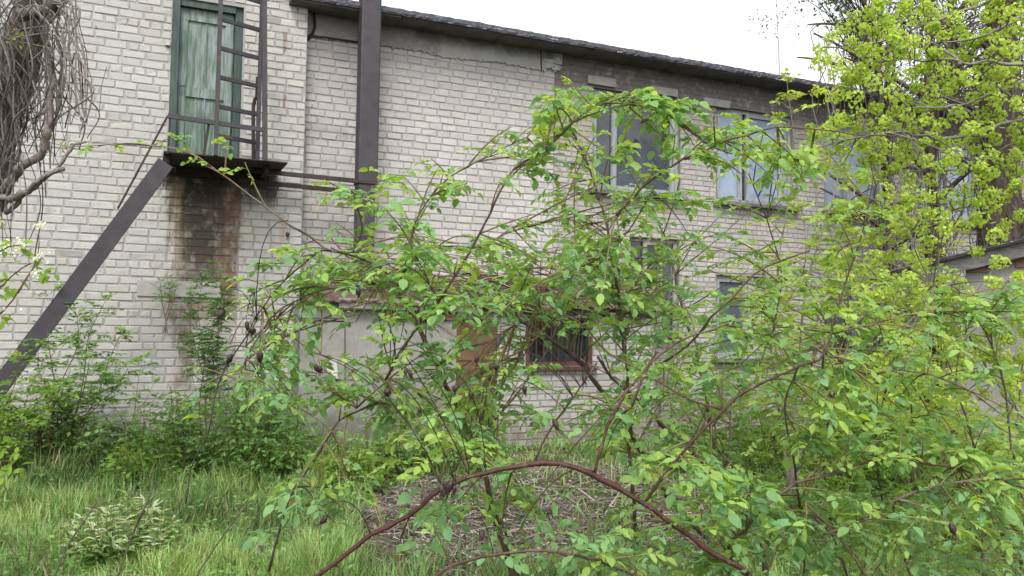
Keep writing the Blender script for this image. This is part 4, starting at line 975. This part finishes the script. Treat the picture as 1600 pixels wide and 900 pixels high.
for k in range(135):
    x0 = rng.triangular(-50,20,128); y0 = rng.uniform(-60,150); L_ = rng.uniform(70,300); d = TL-rng.uniform(.1,.6); x1 = x0 + rng.normal(0,22); y1 = min(y0+L_, rng.uniform(250,560) if x0<50 else rng.uniform(180,310))
    bow = rng.normal(8,18); P = px_curve([(x0,y0,d),(x0+bow,y0+(y1-y0)*.35,d+rng.normal(0,.1)),(x1+bow*.6+rng.normal(0,8),y0+(y1-y0)*.7,d+rng.normal(0,.1)),(x1,y1,d)])
    c = lerp((.05,.042,.038),(.22,.195,.17), rng.random()); V_.tube(spline(P,.05), rng.uniform(.002,.0055), 4, col=c, cap=False)
    if rng.random() < .6:
        p = P[rng.integers(1,3)]; q_ = p + np.array([rng.normal(0,.13),rng.normal(0,.08),rng.normal(-.05,.12)]); V_.tube([p,(p+q_)/2+rv(.02),q_], .0025, 3, col=c, cap=False)
for k in range(16):
    a_ = rng.uniform(-20,90); P = px_curve([(a_,rng.uniform(-20,90),5.8),(a_+rng.uniform(20,50),rng.uniform(0,60),5.7),(rng.uniform(90,125),rng.uniform(0,110),5.7),(rng.uniform(90,145),rng.uniform(60,200),5.7)]); V_.tube(spline(P,.05), rng.uniform(.003,.006), 4, col=lerp((.12,.1,.09),(.27,.24,.2),rng.random()), cap=False)
V_.build('vines', M_TWIG, vt, color=True)
L = Leaves(); 
for (x,y,n_) in ((22,55,8),(30,62,6),(3,355,6),(97,222,4),(112,232,3)):
    for k in range(n_): L.add(at(x+rng.normal(0,6),y+rng.normal(0,6),5.7), nrm(rv()), nrm(rv()+np.array([0,-1,1])), rng.uniform(.02,.045), rng.uniform(.015,.025), lerp(YEL[0],YEL[1],rng.random()))
L.build('foliage','mid',M_LEAF,vt)
# white blossom twig at the left edge
bl = thing('blossom_bush','bush with white blossom clusters at the left edge','shrub', gpt(-60,3.4))
BB = [([(-60,900,3.4),(-40,650,3.3),(-20,480,3.2),(10,440,3.1),(40,410,3.1)],7,2),([(-35,560,3.2),(-10,420,3.1),(10,390,3.1),(30,385,3.1)],4,2),([(-20,500,3.2),(20,470,3.1),(45,430,3.1),(62,400,3.1)],3,1.5),([(30,455,3.1),(58,400,3.1),(62,350,3.1)],2,1),([(-60,800,3.3),(-20,740,3.2),(20,715,3.1)],4,1.5)]
layout(bl, BB, K_BROWN, M_STEM); T = MB(); L = Leaves(); W_ = Leaves()
for (x,y,n_,rr) in ((30,385,26,16),(62,400,22,14),(10,392,14,12),(62,350,12,8),(55,425,14,12),(15,470,5,14),(5,385,10,10)):
    for k in range(n_):
        c = at(x+rng.normal(0,rr*.5),y+rng.normal(0,rr*.45),3.1+rng.normal(0,.03))
        for j in range(5):
            v = nrm(rv()); W_.add(c, v, nrm(rv()), .009, .007, np.array([.78,.80,.76])*rng.uniform(.9,1.05))
for (x,y,n_,rr) in ((50,400,10,22),(20,395,8,18),(75,425,7,10),(10,450,10,20),(0,490,8,20),(5,715,16,22),(20,730,8,14),(0,440,8,14)):
    for k in range(n_): s_=rng.uniform(.03,.05); L.add(at(x+rng.normal(0,rr*.6),y+rng.normal(0,rr*.6),3.12), nrm(rv()+np.array([0,0,-.2])), nrm(np.array([0,-.6,1])+rv(.5)), s_, s_*.55, lerp((.16,.30,.05),(.30,.44,.08),rng.random()))
W_.build('blossom','low',M_GRASS,bl); L.build('foliage','near',M_LEAF,bl)

# ================================================================== ROSE BUSH
RB = gpt(960, 3.0)
rose = thing('rose_bush','big arching wild rose bush with bright green leaves and dried hips','rose bush', RB)
rt_ = lambda dx=0: (960+dx, 1180, 3.0)
CN = [
 ([rt_(60),(1235,985,2.3),(1170,905,2.05),(1110,865,2.0),(1060,830,2.0),(1010,795,2.0),(960,760,2.0),(900,733,2.0),(850,722,2.0),(760,733,2.0),(690,760,2.0),(640,797,2.0),(560,850,2.0),(490,905,2.0),(430,975,2.0)],12.5,9,(.085,.030,.026)),
 ([(1003,788,2.0),(1040,735,2.0),(1075,690,2.0),(1127,638,2.0),(1160,610,2.05),(1250,570,2.1),(1290,545,2.15),(1320,440,2.2),(1350,350,2.25),(1370,260,2.3)],6.5,2.5,(.075,.035,.028)),
 ([rt_(-60),(850,1030,2.9),(805,900,2.8),(775,800,2.8),(760,740,2.8),(735,680,2.8),(712,620,2.8),(690,580,2.8),(665,525,2.8),(640,490,2.8),(612,445,2.8),(590,420,2.8)],16,8,K_BROWN),
 ([rt_(120),(1180,960,3.2),(1120,870,3.1),(1050,785,3.1),(1010,715,3.0),(975,655,3.0),(940,610,3.0),(900,560,3.0),(850,520,3.0),(780,487,3.0),(710,462,3.0),(650,440,3.0),(570,400,3.0)],14,7,(.10,.07,.06)),
 ([rt_(150),(1200,900,3.3),(1150,800,3.3),(1080,710,3.3),(1050,680,3.3),(1015,645,3.3),(985,612,3.3),(930,560,3.3)],13,6,(.09,.065,.055)),
 ([(600,590,2.3),(640,520,2.25),(670,490,2.2),(705,435,2.2),(745,370,2.2),(790,285,2.2),(850,235,2.2),(910,182,2.2),(950,160,2.2),(1010,165,2.25),(1060,195,2.3),(1110,230,2.3),(1150,245,2.3)],6,2.5,(.09,.05,.04)),
 ([rt_(20),(990,900,2.8),(988,760,2.7),(985,700,2.7),(980,600,2.6),(975,530,2.6),(962,460,2.6),(948,390,2.6),(938,330,2.6),(922,265,2.6),(893,200,2.6)],11,4,(.13,.09,.07)),
 ([(960,340,2.3),(1005,300,2.3),(1040,272,2.3),(1090,243,2.25),(1140,222,2.2),(1175,212,2.2),(1220,196,2.2),(1300,200,2.2),(1410,212,2.2)],5,2,(.11,.07,.05)),
 ([rt_(100),(1130,850,3.3),(1118,720,3.2),(1105,620,3.2),(1085,530,3.2),(1068,470,3.2),(1050,400,3.2),(1030,350,3.2),(1005,308,3.2)],11,4,(.17,.15,.12)),
 ([(1035,560,2.3),(1085,525,2.25),(1110,495,2.2),(1145,465,2.2),(1180,430,2.2),(1225,405,2.2),(1270,390,2.2)],5,3,(.10,.06,.045)),
 ([(985,640,2.2),(1010,575,2.2),(1035,555,2.2),(1080,530,2.2),(1130,510,2.2),(1145,490,2.2)],5,3,(.14,.09,.06)),
 ([(932,742,2.0),(942,700,2.0),(952,665,2.0),(980,615,2.0),(1010,578,2.05),(1030,545,2.1)],6,4,(.10,.04,.035)),
 ([(836,722,2.0),(845,700,2.0),(868,655,2.0),(905,605,2.0),(930,570,2.0)],5,3,(.09,.05,.04)),
 ([(600,420,2.5),(560,400,2.45),(520,390,2.4),(490,372,2.4),(450,350,2.3),(410,320,2.3),(370,290,2.3),(330,262,2.3),(290,240,2.3),(240,230,2.3),(180,226,2.3),(105,228,2.3)],4.6,1.8,(.16,.13,.10)),
 ([(560,395,2.4),(505,393,2.4),(480,410,2.35),(448,440,2.3),(425,468,2.3),(400,500,2.3),(385,540,2.3)],4,2.5,(.08,.05,.04)),
 ([(600,440,2.4),(540,448,2.4),(500,455,2.35),(460,470,2.3),(430,490,2.3),(395,545,2.3),(370,590,2.3)],4,2,(.10,.06,.05)),
 ([(600,455,2.4),(530,447,2.35),(490,445,2.3),(450,452,2.3),(425,470,2.3),(400,500,2.3)],3.5,2,(.13,.09,.07)),
 ([(400,500,2.2),(375,540,2.2),(350,580,2.2),(338,620,2.2),(325,680,2.2),(300,730,2.2),(290,790,2.2)],3,2.5,(.07,.05,.045)),
 ([(590,625,2.4),(560,640,2.35),(530,655,2.3),(505,690,2.3),(480,730,2.3),(462,760,2.3),(440,820,2.3),(420,890,2.3)],4,4.5,(.06,.05,.045)),
 ([(620,970,1.9),(680,903,1.85),(720,882,1.85),(770,868,1.8),(850,863,1.8),(900,868,1.85),(950,885,1.9),(1010,915,1.95),(1080,970,2.1)],6.5,4.5,(.13,.07,.055)),
 ([rt_(200),(1240,1000,2.5),(1140,872,2.3),(1165,830,2.25),(1185,800,2.2),(1230,765,2.2),(1260,748,2.2),(1320,733,2.2),(1370,720,2.2),(1430,718,2.2),(1480,725,2.25),(1540,740,2.3),(1610,765,2.3)],9,4,(.14,.09,.075)),
 ([(1290,838,2.2),(1340,815,2.2),(1385,793,2.2),(1420,775,2.2),(1470,762,2.2),(1530,752,2.2),(1640,748,2.2)],5,3,(.15,.11,.09)),
 ([(1262,790,2.2),(1290,820,2.2),(1320,855,2.2),(1350,895,2.2),(1380,950,2.3)],4,6,(.13,.08,.06)),
 ([rt_(-20),(830,960,2.9),(790,840,2.9),(770,790,2.9)],7,5,K_BROWN),
 ([(735,690,2.6),(760,640,2.55),(790,590,2.5),(815,560,2.5),(845,520,2.5)],4,3,(.15,.12,.07)),
 ([(683,570,2.5),(710,552,2.45),(740,537,2.4),(775,528,2.4),(810,505,2.4)],4.5,2.5,(.10,.07,.05)),
 ([(748,680,2.4),(780,650,2.4),(820,600,2.4),(850,560,2.4),(880,500,2.4)],4,3,(.12,.08,.06)),
 ([(1130,640,2.4),(1085,625,2.4),(1040,600,2.4),(1000,575,2.4),(950,550,2.4),(915,515,2.4),(880,495,2.4),(820,480,2.4),(750,470,2.4)],4.5,3,(.16,.10,.07)),
 ([(640,480,2.6),(620,450,2.6),(660,395,2.6),(700,385,2.55),(750,385,2.5),(800,355,2.5)],4,2,(.08,.05,.04)),
 ([(1020,300,2.4),(985,360,2.4),(940,410,2.4)],3,3,(.1,.08,.05)),
 ([(700,500,2.3),(665,425,2.3),(640,380,2.3),(665,320,2.3),(700,280,2.3),(760,245,2.3),(820,215,2.3)],4,2,(.10,.09,.05)),
 ([(555,395,2.4),(570,360,2.4),(560,320,2.4),(540,298,2.4),(505,280,2.4)],4,2.5,(.09,.06,.05)),
 ([(1085,690,2.3),(1110,650,2.3),(1120,700,2.3),(1180,760,2.3),(1240,800,2.3)],3,3,K_BROWN),
 ([(1250,570,2.1),(1225,640,2.2),(1245,720,2.3),(1250,800,2.5),(1260,900,2.7)],3,5,(.14,.11,.08)),
 ([(1290,545,2.15),(1350,580,2.2),(1400,575,2.2),(1470,590,2.2),(1530,620,2.2)],3,2,(.12,.08,.06)),
 ([rt_(330),(1420,960,2.8),(1385,820,2.8),(1370,690,2.8),(1390,590,2.8),(1425,500,2.8)],7,3,(.12,.10,.07)),
 ([rt_(420),(1520,960,2.7),(1535,820,2.7),(1520,700,2.7),(1495,600,2.7),(1505,520,2.7)],7,3,(.14,.11,.08)),
 ([rt_(450),(1620,900,2.5),(1590,760,2.5),(1570,620,2.5),(1548,500,2.5),(1575,440,2.5)],7,3,(.12,.09,.07)),
 ([rt_(260),(1330,960,2.9),(1300,820,2.9),(1290,700,2.9),(1310,600,2.9),(1330,510,2.9)],7,3,(.12,.10,.07)),
 ([(1210,520,2.6),(1225,430,2.6),(1200,340,2.5),(1170,270,2.5)],4,2,(.10,.09,.06)),
 ([(1370,690,2.8),(1440,650,2.7),(1500,650,2.6)],4,2,(.12,.09,.07)),
 ([(560,640,2.4),(600,600,2.4),(650,560,2.4),(690,540,2.4)],4,2,(.10,.08,.05)),
 ([(1300,520,2.2),(1370,500,2.2),(1440,490,2.2),(1530,485,2.2),(1620,490,2.2)],3,2,(.12,.08,.06)),
]
CQl = layout(rose, CN, K_BROWN, M_STEM, sides=7, name='cane'); CQ = np.vstack(CQl)
T = MB(); L = Leaves()
def rose_leaf(p, d, young, size):
    c = lerp(ROSE_M, ROSE_B, rng.random()) if rng.random() > young else lerp(ROSE_M, ROSE_Y, rng.uniform(.4,1))
    pinnate(L, T, p, d, size*rng.uniform(1.9,2.5), rng.integers(2,4), size*rng.uniform(.95,1.25), .58, c, droop=rng.uniform(.15,.6), r=.0009, spread=.9)
def shoot(q, c, young, size, nl):
    P = bend(q, c, rng.uniform(.0,.2), 8); ln = np.linalg.norm(c-q); T.tube(P, np.linspace(.0022,.001,8)*(1+ln), 4, col=lerp(K_GREEN,(.16,.08,.05),rng.random()*.9), cap=False)
    for k in range(nl):
        i = 7 - int(rng.random()**1.6*6) if ln > .05 else 7; a = rng.uniform(0,2*np.pi); d = nrm(nrm(P[min(i,7)]-P[max(i-1,0)])*.5 + np.array([math.cos(a),math.sin(a),rng.uniform(-.25,.5)])); rose_leaf(P[i], d, young, size)
ROSE_E = [ # cx,cy,rx,ry,count,dmin,dmax,young
 (760,430,260,60,62,2.1,3.2,.35),(600,380,90,60,24,2.2,2.9,.5),(880,370,120,70,34,2.2,3.0,.45),(960,160,110,22,18,2.1,2.4,.35),(1060,165,70,22,9,2.2,2.4,.4),(900,230,90,55,20,2.2,2.8,.45),(820,220,60,30,10,2.2,2.5,.6),
 (1010,270,80,50,9,2.2,2.9,.4),(1120,220,90,50,22,2.1,2.5,.5),(1210,240,80,50,16,2.1,2.5,.5),(1060,350,90,50,18,2.3,3.1,.4),(940,470,120,60,34,2.3,3.2,.25),(1090,440,90,60,20,2.2,3.1,.4),
 (1110,560,130,70,44,2.2,3.2,.3),(560,460,90,50,18,2.2,2.6,.35),(440,420,60,40,11,2.2,2.5,.5),(410,500,55,60,15,2.2,2.5,.4),(440,590,80,60,20,2.2,2.6,.3),(600,600,120,70,36,2.2,2.7,.35),(700,500,110,60,26,2.1,2.8,.15),
 (700,620,110,50,20,2.1,2.8,.4),(860,610,110,60,22,2.2,3.0,.35),(690,680,70,50,13,1.9,2.3,.8),(760,760,110,50,13,2.0,2.6,.35),(520,760,60,60,12,2.1,2.6,.6),(450,800,60,70,7,2.2,2.6,.2),(1010,660,110,60,18,2.2,3.1,.4),
 (1080,740,90,40,24,1.9,2.5,.4),(1150,790,80,50,18,2.0,2.7,.3),(870,780,80,50,10,2.1,2.7,.15),(880,850,120,40,22,1.8,2.5,.2),(720,830,90,60,12,2.0,2.6,.2),(1020,850,120,50,26,1.9,2.7,.3),(1180,870,110,40,20,2.0,2.8,.25),
 (1270,600,110,60,32,2.1,3.0,.5),(1220,480,90,60,22,2.1,3.0,.5),(1330,450,80,70,16,2.2,3.0,.6),(1340,680,130,50,34,2.1,3.0,.35),(1450,560,110,60,22,2.1,2.8,.4),(1540,480,80,50,24,2.1,2.6,.1),(1480,720,130,50,32,2.1,2.8,.3),
 (1330,800,140,60,34,2.1,3.0,.25),(1500,830,130,60,40,2.1,3.0,.2),(1580,700,50,60,12,2.1,2.8,.35),(1330,330,70,60,8,2.2,2.5,.6),(1410,640,100,60,16,2.2,3.0,.5),(620,290,40,30,3,2.3,2.5,.6),(700,290,50,30,8,2.2,2.5,.4),
 (300,600,50,40,4,2.3,2.6,.3),(340,250,50,8,3,2.25,2.35,.9),(180,228,80,3,4,2.28,2.32,.9),(530,300,30,20,5,2.3,2.5,.5),(900,420,60,60,12,2.3,3.0,.3)]
for (cx,cy,rx,ry,n_,d0,d1,yg) in ROSE_E:
    kf = 1.15 if (cx > 1180 and cy < 660) else (.85 if cy < 300 else (.9 if 600 < cy and cx < 960 else (1.0 if cx < 980 else 1.2)))
    yg = yg + (.22 if cx > 1180 else 0)
    if 820 < cx < 1090 and cy > 700: kf *= .62
    for k in range(int(round(n_*kf))):
        x, y = in_ellipse(cx,cy,rx,ry); d = rng.uniform(d0,d1); c = at(x,y,d); q_, dd = closest(CQ, c)
        if dd > .38: c = q_ + (c-q_)*(.38/dd)
        q_ = CQ[min(max(int(np.linalg.norm(CQ-c,axis=1).argmin())-int(rng.integers(0,5)),0),len(CQ)-1)]; q_ = q_ if np.linalg.norm(q_-c) < .5 else closest(CQ,c)[0]
        size = rng.uniform(.017,.030)*(1.12 if cy > 650 else 1) if cx > 420 and cy > 240 or cx > 800 else rng.uniform(.012,.018)
        shoot(q_, c, yg, size, rng.integers(3,6) if size > .0165 and cx > 420 else 2)
# leaves straight on the canes' upper sides
for P in CQl[1:]:
    for k in range(int(len(P)/11)):
        i = rng.integers(len(P)//5, len(P)-1); 
        if P[i][2] < .75: continue
        a = rng.uniform(0,2*np.pi); c = P[i] + np.array([math.cos(a)*.05,math.sin(a)*.05,rng.uniform(.02,.10)]); shoot(P[i], c, .5, rng.uniform(.016,.027), rng.integers(2,4))
T.build('twigs', M_STEM, rose, color=True); L.build('foliage','near',M_LEAF,rose)
print('rose leaflets', len(L.b))
# dried hips
M_HIP = simple('dried_hip', (.012,.008,.008), (.045,.016,.016), 40, .55, .6, .003, spec=.5)
hb_ = MB(); u = np.linspace(0,np.pi,8); 
prof = [(0,.012),(.006,.0105),(.0095,.006),(.0105,0),(.0095,-.006),(.0065,-.011),(.004,-.014),(.0012,-.016)]
rings = []
for k,(r,z) in enumerate(prof):
    th = np.linspace(0,2*np.pi,9)[:-1]; rings.append(np.stack([r*np.cos(th)*(1+.28*np.sin(3*th+k*1.3)), r*np.sin(th), z+0*th],1))
Gv = np.vstack(rings); q4 = [[k*8+j,(k)*8+(j+1)%8,(k+1)*8+(j+1)%8,(k+1)*8+j] for k in range(7) for j in range(8)]; hb_.add(Gv, [np.array(q4)])
for k in range(5):
    a = k*1.256; hb_.tube([np.array([.003*math.cos(a),.003*math.sin(a),-.014]), np.array([.010*math.cos(a),.010*math.sin(a),-.021]), np.array([.009*math.cos(a+.4),.009*math.sin(a+.4),-.031])], np.array([.0018,.0016,.0004]), 3)
hb_.tube([(0,0,.011),(.002,.001,.035)], .0011, 4)
HP = [(386,508),(394,516),(500,576),(494,574),(656,640),(712,606),(736,616),(775,574),(784,527),(779,533),(690,762),(702,760),(710,764),(753,835),(506,812),(634,580),(641,584),(820,608),(1488,825),(449,366),(913,590),(345,490),(359,560),(605,612),(406,556),(868,662),(560,455),(745,560)]
h0 = None
for (x,y) in HP:
    c = at(x,y,1.93 if 685<x<720 and y>750 else 1.78)
    if h0 is None: h0 = hb_.build('rosehip', M_HIP, rose, smooth=True); h = h0
    else: h = h0.copy(); COL.objects.link(h)
    h.location = Vector(c)
    h.rotation_euler = (rng.normal(0,.3), rng.normal(0,.3), rng.uniform(0,6)); s_ = rng.uniform(.55,.95)*(1.0 if y>750 else .82); h.scale = (s_*rng.uniform(.7,1.1),s_*rng.uniform(.7,1.1),s_*rng.uniform(.85,1.3))
# stalks that carry the hips
for (x,y) in HP:
    c = at(x,y,1.93 if 685<x<720 and y>750 else 1.78)+np.array([0,0,.03]); q_, dd = closest(CQ, c)
    MB().tube(bend(q_, c, .25, 7), .0011, 4, col=(.05,.035,.03), cap=False).build('hip_stalk', M_STEM, rose, color=True)

# ------------------------------------------------------------------ dead canes thrown over the shed roof
dc = thing('dead_brambles','brown tangle of dead canes lying over the shed roof','dead canes', onY(740,460,YS-.1))
T = MB()
for k in range(120):
    x0 = rng.uniform(480,900); y0 = 400+ (x0-480)*.12 + rng.normal(0,14); L_ = rng.uniform(60,260); sl2 = rng.normal(.22,.2)
    Y0 = YS-.25+rng.uniform(0,.5); pts = []
    for f in (0,.33,.66,1): xx=x0+L_*f; yy=y0+L_*f*sl2+rng.normal(0,7); p = onY(xx,yy,Y0-.1*f); 
    for f in (0,.33,.66,1):
        xx=x0+L_*f; yy=y0+L_*f*sl2+rng.normal(0,6); pts.append(onY(xx,yy,Y0-.08*f))
    T.tube(spline(pts,.08), rng.uniform(.004,.012), 4, col=lerp((.07,.045,.035),(.26,.19,.14),rng.random()), cap=False)
T.build('canes', M_TWIG, dc, color=True)
# bare upright stems in the lower left grass
for i,(pts,lab) in enumerate([([(100,865),(135,810),(158,775)],'short bare stem leaning right beside variegated plant'),([(198,862),(222,800),(252,765)],'forked bare stem rising through the variegated plant'),([(305,905),(350,835),(385,790)],'long bare stem leaning right in the grass')]):
    d = 4.3; P = px_curve([(a,b,d) for a,b in pts]); g0 = P[0].copy(); 
    b0 = P[0] + (P[0]-P[1])*1.2; 
    T = MB(); base_ = gpt(pts[0][0]-30, d); T.tube(spline([base_, P[0], P[1], P[2]], .05), np.linspace(.006,.0035,len(spline([base_, P[0], P[1], P[2]], .05))), 5, col=(.09,.08,.06))
    if i == 1: T.tube(px_curve([(210,830,d),(232,780,d),(240,752,d)]), .003, 4, col=(.09,.08,.06))
    o = T.build('bare_stem', M_STEM, None, color=True, smooth=True); tag(o, lab, 'stem', 'bare stems in the grass')
